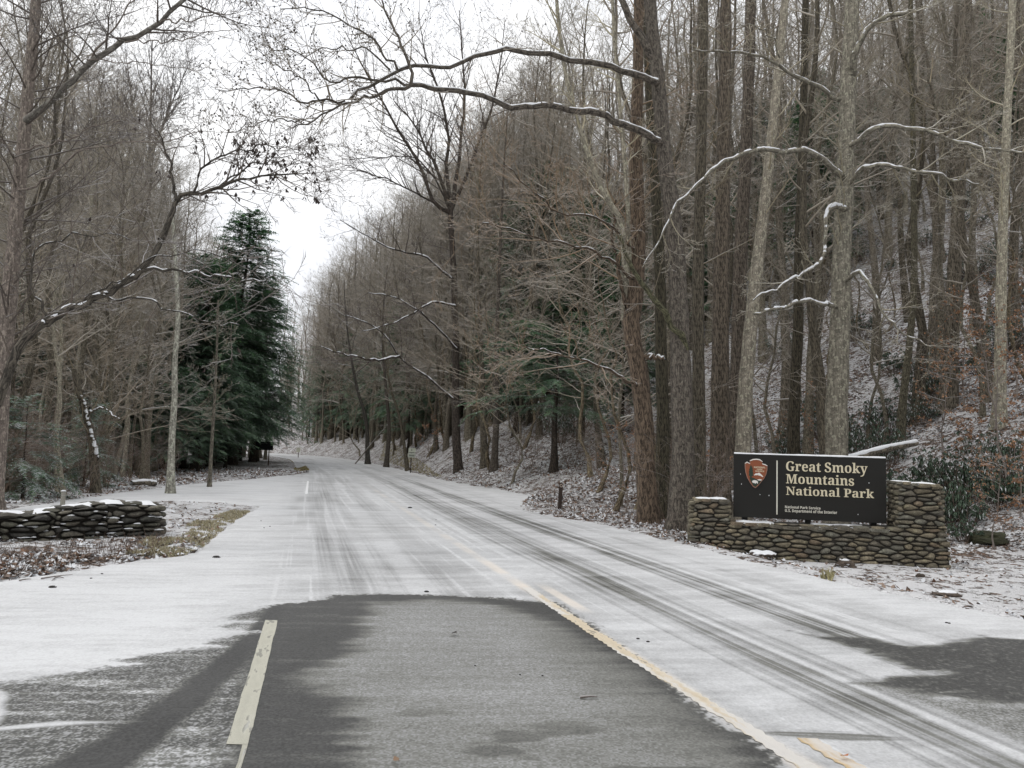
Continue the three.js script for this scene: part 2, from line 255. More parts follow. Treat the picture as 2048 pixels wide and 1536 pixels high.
function roadSection(x0, x1, d0, d1, W, Hh, cell, name) {
  const o = [0, 0, 0, 0, 0], c = dataTex(W, Hh, (i, j, q) => { surface(x0 + (i + 0.5) / W * (x1 - x0), d0 + (j + 0.5) / Hh * (d1 - d0), o); q[0] = o[0]; q[1] = o[1]; q[2] = o[2]; }, true, false);
  const r = dataTex(512, 512, (i, j, q) => { surface(x0 + (i + 0.5) / 512 * (x1 - x0), d0 + (j + 0.5) / 512 * (d1 - d0), o); q[0] = q[1] = q[2] = lerp(0.62, 0.9, o[3]) - 0.04 * o[4]; }, false, false);
  const b = roadBump.clone(); b.repeat.set((x1 - x0) / 0.9, (d1 - d0) / 0.9); b.needsUpdate = true;
  const nx = Math.ceil((x1 - x0) / cell), nd = Math.ceil((d1 - d0) / cell), pos = [], uv = [], idx = [], id = new Map(), sdf = new Map();
  const sd = (i, j) => { const k = j * (nx + 1) + i; if (!sdf.has(k)) sdf.set(k, paveIn(x0 + i / nx * (x1 - x0), d0 + j / nd * (d1 - d0))); return sdf.get(k); };
  const vert = (i, j) => { const k = j * (nx + 1) + i; if (!id.has(k)) { const s = sd(i, j); id.set(k, pos.length / 3); pos.push(x0 + i / nx * (x1 - x0), s > 0 ? 0 : Math.max(-0.3, s * 0.4), -(d0 + j / nd * (d1 - d0))); uv.push(i / nx, j / nd); } return id.get(k); };
  for (let j = 0; j < nd; j++) for (let i = 0; i < nx; i++) if (Math.max(sd(i, j), sd(i + 1, j), sd(i, j + 1), sd(i + 1, j + 1)) > -0.05) { const a = vert(i, j), e = vert(i + 1, j), f = vert(i + 1, j + 1), g = vert(i, j + 1); idx.push(a, e, f, a, f, g); }
  const geo = new THREE.BufferGeometry(); geo.setAttribute('position', new THREE.Float32BufferAttribute(pos, 3)); geo.setAttribute('uv', new THREE.Float32BufferAttribute(uv, 2)); geo.setIndex(idx); geo.computeVertexNormals();
  part(name, geo, new THREE.MeshStandardMaterial({ map: c, roughnessMap: r, roughness: 1, bumpMap: b, bumpScale: 0.003 }), road);
}
roadSection(-9, 9, 2.6, 14.6, 2048, 1400, 0.2, 'road_surface');
roadSection(-16, 8, 14.6, 34, 2048, 1600, 0.3, 'road_surface');
roadSection(-120, 2, 34, 150, 2048, 2048, 0.8, 'road_surface');
roadSection(-42, 24, -62, 2.6, 256, 256, 4, 'road_surface');
roadSection(-42, -9, 2.6, 14.6, 512, 256, 0.5, 'road_surface'); roadSection(9, 13, 2.6, 14.6, 128, 256, 0.4, 'road_surface'); roadSection(-42, -16, 14.6, 34, 512, 512, 0.6, 'road_surface');

// painted lines: worn sheets 4 mm above the asphalt
{
  const r = rng(5);
  const strip = (name, rows, mat, label) => {          // rows of [left x, right x, d]
    const pos = [], uv = [], idx = []; let k = 0;
    for (const [a, b, d] of rows) { const J = name === 'centre_line' ? 0.03 : 0.012, ja = (fbm(d * 6 + 3, 1, 3) - 0.5) * J, jb = (fbm(d * 6 + 3, 8, 3) - 0.5) * J; pos.push(a + ja, 0.004, -d, b + jb, 0.004, -d); uv.push(0, d, 1, d); if (k) idx.push(k - 2, k - 1, k + 1, k - 2, k + 1, k); k += 2; }
    const g = new THREE.BufferGeometry(); g.setAttribute('position', new THREE.Float32BufferAttribute(pos, 3)); g.setAttribute('uv', new THREE.Float32BufferAttribute(uv, 2)); g.setIndex(idx); g.computeVertexNormals();
    const m = part(name, g, mat, road); if (label) m.userData.label = label; return m;
  };
  const paint = (rgb, snowAt, sharp) => new THREE.MeshStandardMaterial({ roughness: 0.8, bumpMap: grain, bumpScale: 0.003, map: (() => { const t = dataTex(128, 2048, (i, j, o) => {
    const u = i / 128, v = j / 2048 * 8, n = fbm(u * 3 + 2, v * 7, 4), s = fbm(u * 1.5 + 8, v * 1.1, 3), f = hash2(i * 3, j * 5), edge = Math.min(u, 1 - u);
    let k = sstep(snowAt, snowAt + 0.22, s + 0.25 * (n - 0.5)) * 0.95; const worn = sstep(0.62, 0.72, n) * 0.5 + sstep(0.86, 0.95, f) * 0.4;
    for (let c = 0; c < 3; c++) { let q = lerp(rgb[c], 0.11, worn * (1 - k)); q *= 0.9 + 0.2 * (n - 0.5) + 0.12 * (f - 0.5); q = lerp(q, [0.70, 0.71, 0.725][c], k * (rgb[0] > 0.7 ? 0.72 : 1)); o[c] = toS(q); } }, true); t.repeat.set(1, 1 / 8); return t; })() });
  const white = paint([0.60, 0.59, 0.50], 0.75, 1), yellow = paint([0.75, 0.65, 0.49], 0.42, 1), faint = paint([0.8, 0.66, 0.42], 0.2, 1);
  // white line in the bare stretch at the left
  const rows = []; for (let i = 0; i <= 60; i++) { const py = lerp(1490, 1241, i / 60), a = gnd(lerp(452, 530, i / 60), py), b = gnd(lerp(497, 556, i / 60), py); rows.push([a.x, b.x, -(a.z + b.z) / 2]); }
  strip('edge_line', rows, white, 'bright white painted line in the bare wet stretch');
  const thin = []; for (let i = 0; i <= 12; i++) { const py = lerp(1600, 1489, i / 12), a = gnd(lerp(456, 485, i / 12), py), b = gnd(lerp(466, 497, i / 12), py); thin.push([a.x, b.x, -a.z]); }
  strip('edge_line', thin, white);
  const dash = []; for (let i = 0; i <= 20; i++) { const py = lerp(988, 962, i / 20), a = gnd(lerp(610, 614, i / 20), py), b = gnd(lerp(616, 618.5, i / 20), py); dash.push([a.x, b.x, -a.z]); }
  strip('edge_line', dash, new THREE.MeshStandardMaterial({ color: new THREE.Color().setRGB(0.82, 0.83, 0.84), roughness: 0.9 }));
  const along = (d0, d1, off, w, name, mat) => { const q = []; for (let d = d0; d <= d1; d += 0.035) { const i = Math.round((d + 60) * 10), x = clX[i] + off; q.push([x - w / 2, x + w / 2, d]); } return strip(name, q, mat); };
  along(2.7, 9.5, 0.0, 0.12, 'centre_line', yellow).userData.label = 'left one of the double yellow lines, half under snow';
  along(2.7, 4.75, 0.27, 0.12, 'centre_line', paint([0.72, 0.55, 0.33], 0.56, 1)).userData.label = 'right one of the double yellow lines, showing only near the camera';
}

// ---------------------------------------------------------------- the ground beyond the road: leaf litter with patches of snow
const LEAF = [[0.17, 0.118, 0.088], [0.21, 0.145, 0.105], [0.12, 0.09, 0.074], [0.25, 0.19, 0.15], [0.15, 0.112, 0.092], [0.19, 0.11, 0.072], [0.09, 0.072, 0.06]];
function litterTex(snowAt, P, seed) {                  // 5 m a repeat
  const N = 1024; const hgt = new Float32Array(N * N);
  const t = dataTex(N, N, (i, j, o) => {
    const u = i / N, v = j / N, wx = fbm(u * 60 + seed, v * 60, 2, 60) * 0.012, wy = fbm(u * 60, v * 60 + seed + 9, 2, 60) * 0.012;
    const a = u + wx, b = v + wy;
    // leaves: cells of about 7 cm with a tone each
    const cx = a * 84, cy = b * 84; let m1 = 9, m2 = 9, id = 0; const gx = Math.floor(cx), gy = Math.floor(cy);
    for (let q = -1; q <= 1; q++) for (let p = -1; p <= 1; p++) { const X = (gx + p + 84) % 84, Y = (gy + q + 84) % 84, dx = gx + p + hash2(X + seed, Y) - cx, dy = gy + q + hash2(X, Y + 31 + seed) - cy, r = dx * dx + dy * dy; if (r < m1) { m2 = m1; m1 = r; id = X * 131 + Y; } else if (r < m2) m2 = r; }
    const gap = sstep(0.0, 0.25, Math.sqrt(m2) - Math.sqrt(m1)), tone = LEAF[(HASH[id & 65535] * 6.99) | 0], k = (0.35 + 0.75 * gap) * (0.8 + 0.5 * (HASH[(id * 7) & 65535] - 0.3));
    const s = 0.55 * fbm(u * 44 + 3, v * 44 + seed, 3, 44) + 0.3 * fbm(u * 9, v * 9 + seed, 3, 9) + 0.3 * (HASH[(id * 13) & 65535] - 0.5) * gap + 0.12 * (gap - 0.5);
    const w = sstep(snowAt - 0.035, snowAt + 0.035, s);
    hgt[j * N + i] = 0.3 * gap * (0.6 + 0.4 * HASH[(id * 29) & 65535]) + 0.35 * w + 0.2 * fbm(u * 30, v * 30, 2, 30);
    for (let c = 0; c < 3; c++) o[c] = toS(lerp(tone[c] * k, [0.72, 0.73, 0.75][c], w * 0.96));
  }, true);
  const bump = dataTex(N, N, (i, j, o) => { o[0] = o[1] = o[2] = hgt[j * N + i]; });
  return new THREE.MeshStandardMaterial({ map: t, bumpMap: bump, bumpScale: 0.06, roughness: 0.95, vertexColors: true });
}
const litter = litterTex(0.42, 0, 3), verge = litterTex(0.335, 0, 8);
{
  // one sheet of rings round the photographer, fine where the camera looks
  const ang = []; for (let a = -Math.PI; a < -0.75; a += 0.16) ang.push(a); for (let a = -0.72; a < 0.72; a += 0.0033) ang.push(a); for (let a = 0.75; a < Math.PI; a += 0.16) ang.push(a);
  const rad = [1.5]; while (rad[rad.length - 1] < 420) { const r = rad[rad.length - 1]; rad.push(r + (r < 14 ? 0.14 : r < 60 ? 0.10 + r * 0.008 : r * 0.022)); }
  const nA = ang.length, nR = rad.length, pos = new Float32Array((nA + 1) * nR * 3), uv = new Float32Array((nA + 1) * nR * 2), col = new Float32Array((nA + 1) * nR * 3), sdv = new Float32Array((nA + 1) * nR);
  for (let j = 0; j < nR; j++) for (let i = 0; i <= nA; i++) {
    const a = ang[i % nA], k = j * (nA + 1) + i, x = Math.sin(a) * rad[j], z = -Math.cos(a) * rad[j], d = -z, s = paveIn(x, d); sdv[k] = s;
    pos[k * 3] = x; pos[k * 3 + 1] = height(x, z, s); pos[k * 3 + 2] = z; uv[k * 2] = x / 5; uv[k * 2 + 1] = d / 5 + pos[k * 3 + 1] / 5;
    const n = 0.86 + 0.3 * (fbm(x * 0.35 + 7, d * 0.35, 3) - 0.3); col[k * 3] = n; col[k * 3 + 1] = n * 0.99; col[k * 3 + 2] = n * 0.985;
  }
  const lists = [[], []];
  for (let j = 0; j < nR - 1; j++) for (let i = 0; i < nA; i++) {
    const a = j * (nA + 1) + i, b = a + 1, c = a + nA + 1, e = c + 1; if (Math.min(sdv[a], sdv[b], sdv[c], sdv[e]) > 1.2) continue;
    const x = pos[a * 3], d = -pos[a * 3 + 2], n = fbm(x * 0.6, d * 0.6 + 40, 3);
    const open = (x > 3 && d < 15.6 && -sdv[a] < 5.5) || (x < -4.2 && x > -12 && d > 13.4 && d < 24 && roadT(x, d) < -2) ;
    const w = open ? sstep(0.2, 0.7, n + 0.25) > 0.2 : n > 0.86; const L = lists[w ? 1 : 0]; L.push(a, b, e, a, e, c);
  }
  for (const [w, name, mat] of [[0, 'forest_floor', litter], [1, 'snowy_verge', verge]]) {
    const ids = lists[w], map = new Map(), P = [], U = [], C = [], I = [];
    for (const k of ids) { if (!map.has(k)) { map.set(k, P.length / 3); P.push(pos[k * 3], pos[k * 3 + 1], pos[k * 3 + 2]); U.push(uv[k * 2], uv[k * 2 + 1]); C.push(col[k * 3], col[k * 3 + 1], col[k * 3 + 2]); } I.push(map.get(k)); }
    const g = new THREE.BufferGeometry(); g.setAttribute('position', new THREE.Float32BufferAttribute(P, 3)); g.setAttribute('uv', new THREE.Float32BufferAttribute(U, 2)); g.setAttribute('color', new THREE.Float32BufferAttribute(C, 3)); g.setIndex(I); g.computeVertexNormals();
    structure(part(name, g, mat)).userData.label = w ? 'snowy grass verge beside the road' : 'forest floor of brown leaves under patchy snow';
  }
}

// ---------------------------------------------------------------- growing trees
const UPV = V(0, 1, 0);
function perp(dir, r) { const a = Math.abs(dir.y) < 0.9 ? UPV : V(1, 0, 0), s = V().crossVectors(dir, a).normalize(), u = V().crossVectors(s, dir), t = r() * Math.PI * 2; return s.multiplyScalar(Math.cos(t)).add(u.multiplyScalar(Math.sin(t))); }
// one branch with its twigs. P: list by level of { n, len, rad, ang, up, segs, sides, wob }; tips, if given, collects twig ends
function grow(mb, start, dir, len, rad, level, P, r, col, snow, tips) {
  const L = P[level]; if (!L) return;
  if (L.spike) {
    const q = dir; const ex = start.x + q.x * len, ey = start.y + q.y * len, ez = start.z + q.z * len;
    mb.spike(start.x, start.y, start.z, ex, ey, ez, rad, col, snow * (r() < 0.6 ? 0.75 : 0.1)); if (tips) tips.push(V(ex, ey, ez)); return;
  }
  const n = L.segs, pts = [start.clone()], R = [rad], d = dir.clone(), step = len / n;
  for (let k = 1; k <= n; k++) {
    d.x += (r() - 0.5) * L.wob; d.y += (r() - 0.5) * L.wob + L.up / n; d.z += (r() - 0.5) * L.wob; d.normalize();
    const p = pts[k - 1]; pts.push(V(p.x + d.x * step, p.y + d.y * step, p.z + d.z * step)); R.push(Math.max(rad * (1 - 0.85 * k / n), 0.0035));
  }
  const sn = snow * (0.3 + 0.9 * r());
  mb.tube(pts, R, L.sides, col, sn);
  twigsOn(mb, pts, R, level + 1, P, r, col, snow, tips, L.from ?? 0.15, len);
}
function twigsOn(mb, pts, R, level, P, r, col, snow, tips, from, len) {
  const C = P[level]; if (!C) return; const n = pts.length - 1, count = Math.max(1, Math.round(C.n * (0.75 + 0.5 * r()) * (C.perM ? len : 1)));
  for (let k = 0; k < count; k++) {
    const t = k === 0 ? 0.97 : lerp(from, 1, (k + r()) / count), f = Math.min(t * n, n - 1e-4), i = f | 0, w = f - i, a = pts[i], b = pts[i + 1];
    const p = V(lerp(a.x, b.x, w), lerp(a.y, b.y, w), lerp(a.z, b.z, w)), td = V(b.x - a.x, b.y - a.y, b.z - a.z).normalize();
    const an = C.ang * (0.7 + 0.6 * r()), q = perp(td, r); if (C.flatten) q.y *= 1 - C.flatten; 
    const d = td.multiplyScalar(Math.cos(an)).add(q.multiplyScalar(Math.sin(an))); d.y += C.bias ?? 0; d.normalize();
    const l = (C.abs ?? len * C.len) * (0.55 + 0.7 * r()) * (C.taper ? 1 - C.taper * t : 1), rr = C.spike ? C.rad : Math.min(lerp(R[i], R[i + 1], w) * 0.7, C.rad ?? 9);
    grow(mb, p, d, l, rr, level, P, r, col, snow, tips);
  }
}
const TWIG = { n: 7, len: 0.33, ang: 0.65, spike: true, rad: 0.006, bias: 0.1 };
const COLS = { grey: [0.38, 0.335, 0.265], brown: [0.37, 0.32, 0.258], dark: [0.25, 0.215, 0.165], pale: [0.52, 0.475, 0.39], moss: [0.22, 0.21, 0.13], tan: [0.34, 0.275, 0.19] };
const mul = (c, k) => [c[0] * k, c[1] * k, c[2] * k];
function trunkPts(h, wob, r, n = 12) { const p = []; let x = 0, z = 0; const ax = r() * 9, az = r() * 9; for (let k = 0; k <= n; k++) { const y = h * k / n; p.push(V(x + wob * h * 0.5 * (fbm(k * 0.35 + ax, 1, 2) - 0.5), y - (k ? 0 : 0.25), z + wob * h * 0.5 * (fbm(k * 0.35 + az, 7, 2) - 0.5))); } const o = p[0].clone(); return p.map((q) => q.sub(V(o.x, 0, o.z))); }
function trunkRad(rb, n, top = 0.12) { return Array.from({ length: n + 1 }, (_, k) => { const t = k / n; return rb * (lerp(1, top, Math.pow(t, 0.9)) + 0.55 * Math.exp(-t * 28)); }); }
const protos = {};
function bareTree(key, name, seed, o) {
  const r = rng(seed), g = new THREE.Group(); g.name = name;
  const pts = trunkPts(o.h, o.wob ?? 0.12, r, 14), R = trunkRad(o.rb, 14, o.top ?? 0.1), tm = new MB(); tm.tube(pts, R, o.sides ?? 10, o.col, 0, 0.25);
  part('trunk', tm.geo(), barkMat[o.bark ?? 0], g);
  const cm = new MB(), twig = o.twig ?? mul(o.col, 0.74);
  const P = [null, { n: o.n1, ang: o.ang ?? 1.0, len: o.l1, up: o.up ?? 0.35, segs: 8, sides: 5, wob: 0.34, taper: o.taper ?? 0.55, bias: 0.05, rad: o.r1 ?? 0.042, from: 0.2, flatten: o.flat ?? 0 },
    { n: o.n2 ?? 7, ang: 0.75, len: 0.42, up: o.up2 ?? 0.2, segs: 4, sides: 4, wob: 0.3, taper: 0.4, flatten: o.flat ?? 0.2 }, { n: o.n3 ?? 5, ang: 0.7, len: 0.42, up: 0.12, segs: 3, sides: 3, wob: 0.35, flatten: o.flat ?? 0.2 }, { ...TWIG, n: o.n4 ?? 5, rad: o.tw ?? 0.006 }];
  twigsOn(cm, pts, R, 1, P, r, twig, o.snow ?? 0.6, null, o.from ?? 0.35, o.h);
  if (o.low) { const Q = [null, { n: o.low, ang: 1.35, abs: o.lowL ?? 2.0, up: 0.15, segs: 5, sides: 4, wob: 0.3, rad: 0.013, flatten: 0.3 }, { n: 5, ang: 0.7, len: 0.4, up: 0.1, segs: 3, sides: 3, wob: 0.3 }, { ...TWIG, n: 4, rad: 0.005 }]; const half = pts.slice(1, 8), hr = R.slice(1, 8); twigsOn(cm, half, hr, 1, Q, r, twig, (o.snow ?? 0.6) * 0.6, null, 0.0, o.h * 0.5); }
  part('crown', cm.geo(), twigMat, g);
  protos[key] = { g, h: o.h, rb: o.rb }; return g;
}
bareTree('tallGrey', 'bare_tree', 101, { h: 25, rb: 0.22, col: COLS.grey, n1: 26, l1: 0.24, from: 0.36, bark: 0, low: 8, snow: 0.5 });
bareTree('tallBrown', 'bare_tree', 102, { h: 27, rb: 0.25, col: COLS.brown, n1: 22, l1: 0.22, from: 0.45, bark: 1, low: 6, snow: 0.4 });
bareTree('tallDark', 'bare_tree', 103, { h: 24, rb: 0.2, col: COLS.dark, twig: mul(COLS.grey, 0.85), n1: 26, l1: 0.25, from: 0.3, bark: 1, low: 10, snow: 0.6 });
bareTree('slimPale', 'bare_tree', 104, { h: 20, rb: 0.11, col: COLS.pale, twig: mul(COLS.grey, 0.9), n1: 24, l1: 0.2, from: 0.3, bark: 2, wob: 0.2, low: 7, snow: 0.5 });
bareTree('slimGrey', 'bare_tree', 105, { h: 17, rb: 0.085, col: COLS.grey, n1: 30, l1: 0.2, from: 0.2, bark: 0, wob: 0.25, low: 8, n3: 4, snow: 0.7 });
bareTree('vase', 'bare_tree', 106, { h: 20, rb: 0.2, top: 0.05, col: mul(COLS.dark, 0.55), n1: 20, l1: 0.42, r1: 0.09, from: 0.4, ang: 0.5, up: 0.45, n2: 9, n3: 6, bark: 0, snow: 0.15, tw: 0.008, taper: 0.7 });
bareTree('arch', 'understorey_tree', 107, { h: 8, rb: 0.07, col: COLS.tan, twig: [0.30, 0.252, 0.19], n1: 20, l1: 0.42, from: 0.2, ang: 1.15, up: -0.05, up2: 0.02, flat: 0.55, wob: 0.4, bark: 0, snow: 0.45, n2: 8, n3: 4, n4: 4, r1: 0.016, tw: 0.0038, taper: 0.4 });
bareTree('arch2', 'understorey_tree', 108, { h: 6, rb: 0.05, col: COLS.grey, twig: [0.30, 0.245, 0.175], n1: 18, l1: 0.5, from: 0.15, ang: 1.0, up: 0.02, flat: 0.5, wob: 0.5, bark: 0, snow: 0.45, n2: 8, n3: 4, n4: 4, r1: 0.016, tw: 0.0038, taper: 0.4 });
{ // thicket: several thin stems from one foot
  for (const [key, seed] of [['thicket', 201], ['thicket2', 202]]) {
    const r = rng(seed), g = new THREE.Group(); g.name = 'bare_shrub'; const sm = new MB(), tw = new MB();
    const P = [null, { n: 5, ang: 0.6, len: 0.5, up: 0.1, segs: 4, sides: 3, wob: 0.35 }, { n: 5, ang: 0.7, len: 0.45, up: 0.05, segs: 3, sides: 3, wob: 0.35 }, { ...TWIG, n: 5, rad: 0.004 }];
    for (let k = 0; k < 9; k++) { const a = r() * 6.3, l = 1.6 + r() * 1.8, dir = V(Math.cos(a) * 0.45, 1, Math.sin(a) * 0.45).normalize(), pts = [V(Math.cos(a) * 0.15, -0.1, Math.sin(a) * 0.15)], R = [0.016]; for (let i = 1; i <= 6; i++) { dir.x += (r() - 0.5) * 0.25; dir.z += (r() - 0.5) * 0.25; dir.normalize(); pts.push(pts[i - 1].clone().addScaledVector(dir, l / 6)); R.push(0.016 * (1 - i / 7)); } sm.tube(pts, R, 4, [0.17, 0.12, 0.09], 0.4); twigsOn(tw, pts, R, 1, P, r, [0.20, 0.14, 0.10], 0.6, null, 0.2, l); }
    part('stem', sm.geo(), twigMat, g); part('twig', tw.geo(), twigMat, g); protos[key] = { g, h: 3 };
  }
}
// hemlock: drooping flat sprays of short needles, dusted with snow
const needleMat = new THREE.MeshPhysicalMaterial({ vertexColors: true, roughness: 0.9, specularIntensity: 0.3, side: THREE.DoubleSide, transmission: 0.4, thickness: 0 });
function hemlock(key, seed, o) {
  const r = rng(seed), g = new THREE.Group(); g.name = 'hemlock_tree'; const tm = new MB(), bm = new MB(), nm = new MB();
  const pts = trunkPts(o.h, 0.05, r, 12), R = trunkRad(o.rb, 12, 0.06); tm.tube(pts, R, 9, [0.11, 0.085, 0.068], 0, 0.2); part('trunk', tm.geo(), barkMat[1], g);
  const spray = (p, d, l) => { // a flat fan of needle twigs on both sides of a thin twig
    const s = V().crossVectors(d, UPV).normalize(), n = Math.max(3, Math.round(l / (o.nl ?? 0.075)));
    const tint = 0.7 + 0.6 * r(), tip = r() < 0.25 ? 1.35 : 1;
    for (let k = 0; k < n; k++) for (const q of [-1, 1]) {
      const t = (k + 0.5) / n, w = (o.nw ?? 0.17) * (1 - 0.65 * t) * (0.7 + 0.6 * r()), a = p.clone().addScaledVector(d, l * t); a.y -= l * 0.22 * t * t;
      const e = a.clone().addScaledVector(s, q * w).addScaledVector(d, w * 0.75); e.y -= w * (-0.35 + 0.95 * r());
      const b = a.clone().addScaledVector(d, 0.055 * (o.nb ?? 1)), m = e.clone().addScaledVector(d, 0.02);
      const f = r() < o.snow ? 1 : 0, c = f ? [0.42, 0.47, 0.46] : [0.074 * tint * tip, 0.155 * tint * tip, 0.08 * tint];
      nm.quad(a, b, m, e, c, V(0.2 * (r() - 0.5), 1, 0.2 * (r() - 0.5)).normalize());
    }
  };
  const nb = o.n;
  for (let k = 0; k < nb; k++) {
    const t = lerp(o.from, 0.985, Math.pow((k + r()) / nb, 0.78)), f = Math.min(t * 12, 11.99), i = f | 0, p = pts[i].clone().lerp(pts[i + 1], f - i);
    const a = r() * Math.PI * 2, prof = o.prof ? o.prof(t) : Math.pow(1 - t, 0.75), l = o.w * prof * (0.62 + 0.55 * r()) + 0.42, lift = lerp(-0.12, 0.55, t * t) + (r() - 0.5) * 0.2;
    const dir = V(Math.cos(a), lift, Math.sin(a)).normalize(), q = [p.clone()], rad = [lerp(0.035, 0.008, t)]; const n = 5;
    for (let j = 1; j <= n; j++) { dir.y -= 0.035 + 0.016 * j * (l / o.w); dir.normalize(); q.push(q[j - 1].clone().addScaledVector(dir, l / n)); rad.push(rad[0] * (1 - 0.8 * j / n)); }
    bm.tube(q, rad, 3, [0.09, 0.075, 0.06], 0.3);
    const m = Math.max(4, Math.round(l * (o.dens ?? 7)));
    for (let j = 0; j < m; j++) {
      const tt = lerp(0.12, 1, (j + r()) / m), ff = Math.min(tt * n, n - 0.01), ii = ff | 0, c = q[ii].clone().lerp(q[ii + 1], ff - ii), td = q[ii + 1].clone().sub(q[ii]).normalize(), side = V().crossVectors(td, UPV).normalize();
      const sg = r() < 0.5 ? -1 : 1, d = td.clone().multiplyScalar(0.55 + 0.5 * r()).addScaledVector(side, sg * (0.9 - 0.6 * tt)).add(V(0, 0.22 - 0.75 * r(), 0)).normalize();
      spray(c, d, (0.32 + 0.42 * r()) * (o.sl ?? 1) * (0.6 + 0.5 * l / o.w));
    }
  }
  part('branch', bm.geo(), twigMat, g); part('foliage', nm.geo(), needleMat, g); protos[key] = { g, h: o.h };
}
hemlock('hemlockA', 301, { h: 15, rb: 0.2, n: 420, w: 3.6, from: 0.16, snow: 0.03, dens: 7.5, nl: 0.085, nw: 0.14, nb: 1.2, sl: 1.0 });
hemlock('hemlockB', 302, { h: 11, rb: 0.14, n: 170, w: 2.9, from: 0.16, snow: 0.03, dens: 6.5, nl: 0.085, nw: 0.17, nb: 1.3, sl: 1.0, prof: (t) => Math.pow(1 - t, 0.6) * (0.55 + 0.9 * t) });
hemlock('hemlockD', 304, { h: 9, rb: 0.2, n: 75, w: 3.6, from: 0.4, snow: 0.03, dens: 6, nl: 0.085, nw: 0.16, nb: 1.2, prof: (t) => 0.5 + 0.5 * Math.sin(t * 3.1) });
hemlock('hemlockC', 303, { h: 4.2, rb: 0.05, n: 46, w: 1.5, from: 0.08, snow: 0.4, dens: 9, nw: 0.13 });
// rhododendron: drooping narrow leathery leaves in whorls
const leafMat = new THREE.MeshStandardMaterial({ vertexColors: true, roughness: 0.6, side: THREE.DoubleSide });
function rhodo(key, seed, h, w, stems, snowy) {
  const r = rng(seed), g = new THREE.Group(); g.name = 'rhododendron_bush'; const sm = new MB(), lm = new MB();
  for (let k = 0; k < stems; k++) {
    const a = r() * 6.3, q = Math.sqrt(r()) * w, top = V(Math.cos(a) * q, h * (0.45 + 0.55 * r()) * (1 - 0.25 * q / w), Math.sin(a) * q), b = V(top.x * 0.35, -0.1, top.z * 0.35);
    const mid = b.clone().lerp(top, 0.55).add(V((r() - 0.5) * 0.3, 0, (r() - 0.5) * 0.3)); const pts = smooth([b, mid, top], 5); sm.tube(pts, [0.014, 0.012, 0.011, 0.009, 0.008, 0.006], 4, [0.13, 0.1, 0.08], 0.3);
    for (let j = 0; j < 3; j++) {
      const c = j ? pts[5 - j].clone().add(V((r() - 0.5) * 0.3, (r() - 0.3) * 0.2, (r() - 0.5) * 0.3)) : top; if (j) sm.spike(pts[5 - j].x, pts[5 - j].y, pts[5 - j].z, c.x, c.y, c.z, 0.005, [0.13, 0.1, 0.08], 0.2);
      const n = 6 + (r() * 4 | 0);
      for (let i = 0; i < n; i++) {
        const an = i / n * 6.28 + r() * 0.6, out = 0.25 + 0.5 * r(), d = V(Math.cos(an) * out, -1 + 0.3 * r(), Math.sin(an) * out).normalize(), l = 0.12 + 0.09 * r(), s = V(-Math.sin(an), 0, Math.cos(an)).multiplyScalar(0.016 + 0.008 * r());
        const e = c.clone().addScaledVector(d, l), m = c.clone().addScaledVector(d, l * 0.5).add(V(Math.cos(an) * 0.02, 0.012, Math.sin(an) * 0.02)), nn = V(Math.cos(an), 0.45, Math.sin(an)).normalize();
        const t = 0.6 + 0.8 * r(), f = r() < snowy, col = f ? [0.55, 0.58, 0.58] : [0.05 * t, 0.085 * t, 0.05 * t];
        lm.quad(c, m.clone().add(s), e, m.clone().sub(s), col, nn);
      }
    }
  }
  part('stem', sm.geo(), twigMat, g); part('foliage', lm.geo(), leafMat, g); protos[key] = { g, h };
}
rhodo('rhodo', 401, 1.5, 0.8, 34, 0.06); rhodo('rhodo2', 402, 2.3, 1.3, 60, 0.22);
// young beech that keeps its dry orange leaves
function beech(key, seed, h) {
  const r = rng(seed), g = new THREE.Group(); g.name = 'beech_sapling'; const tm = new MB(), cm = new MB(), lm = new MB(), tips = [];
  const pts = trunkPts(h, 0.3, r, 8), R = trunkRad(0.028 * h / 3, 8, 0.1); tm.tube(pts, R, 6, [0.22, 0.19, 0.17], 0); part('trunk', tm.geo(), twigMat, g);
  const P = [null, { n: 15, ang: 1.15, len: 0.38, up: 0.1, segs: 4, sides: 3, wob: 0.25, taper: 0.55, rad: 0.012 }, { n: 6, ang: 0.75, len: 0.45, up: 0, segs: 2, sides: 3, wob: 0.25, flatten: 0.6 }, { ...TWIG, n: 4, rad: 0.004 }];
  twigsOn(cm, pts, R, 1, P, r, [0.18, 0.14, 0.11], 0.6, tips, 0.12, h); part('branch', cm.geo(), twigMat, g);
  for (const p of tips) if (r() < 0.72) for (let k = 0; k < 2; k++) { const a = r() * 6.3, d = V(Math.cos(a) * 0.6, -0.7, Math.sin(a) * 0.6).normalize(), s = V(-Math.sin(a), 0.2, Math.cos(a)).multiplyScalar(0.022), e = p.clone().addScaledVector(d, 0.075), m = p.clone().addScaledVector(d, 0.035), t = 0.6 + 0.7 * r(); lm.quad(p, m.clone().add(s), e, m.clone().sub(s), [0.31 * t, 0.165 * t, 0.085 * t], V(Math.cos(a), 0.5, Math.sin(a)).normalize()); }
  part('foliage', lm.geo(), leafMat, g); protos[key] = { g, h };
}
beech('beech', 501, 3.4); beech('beech2', 502, 2.2);

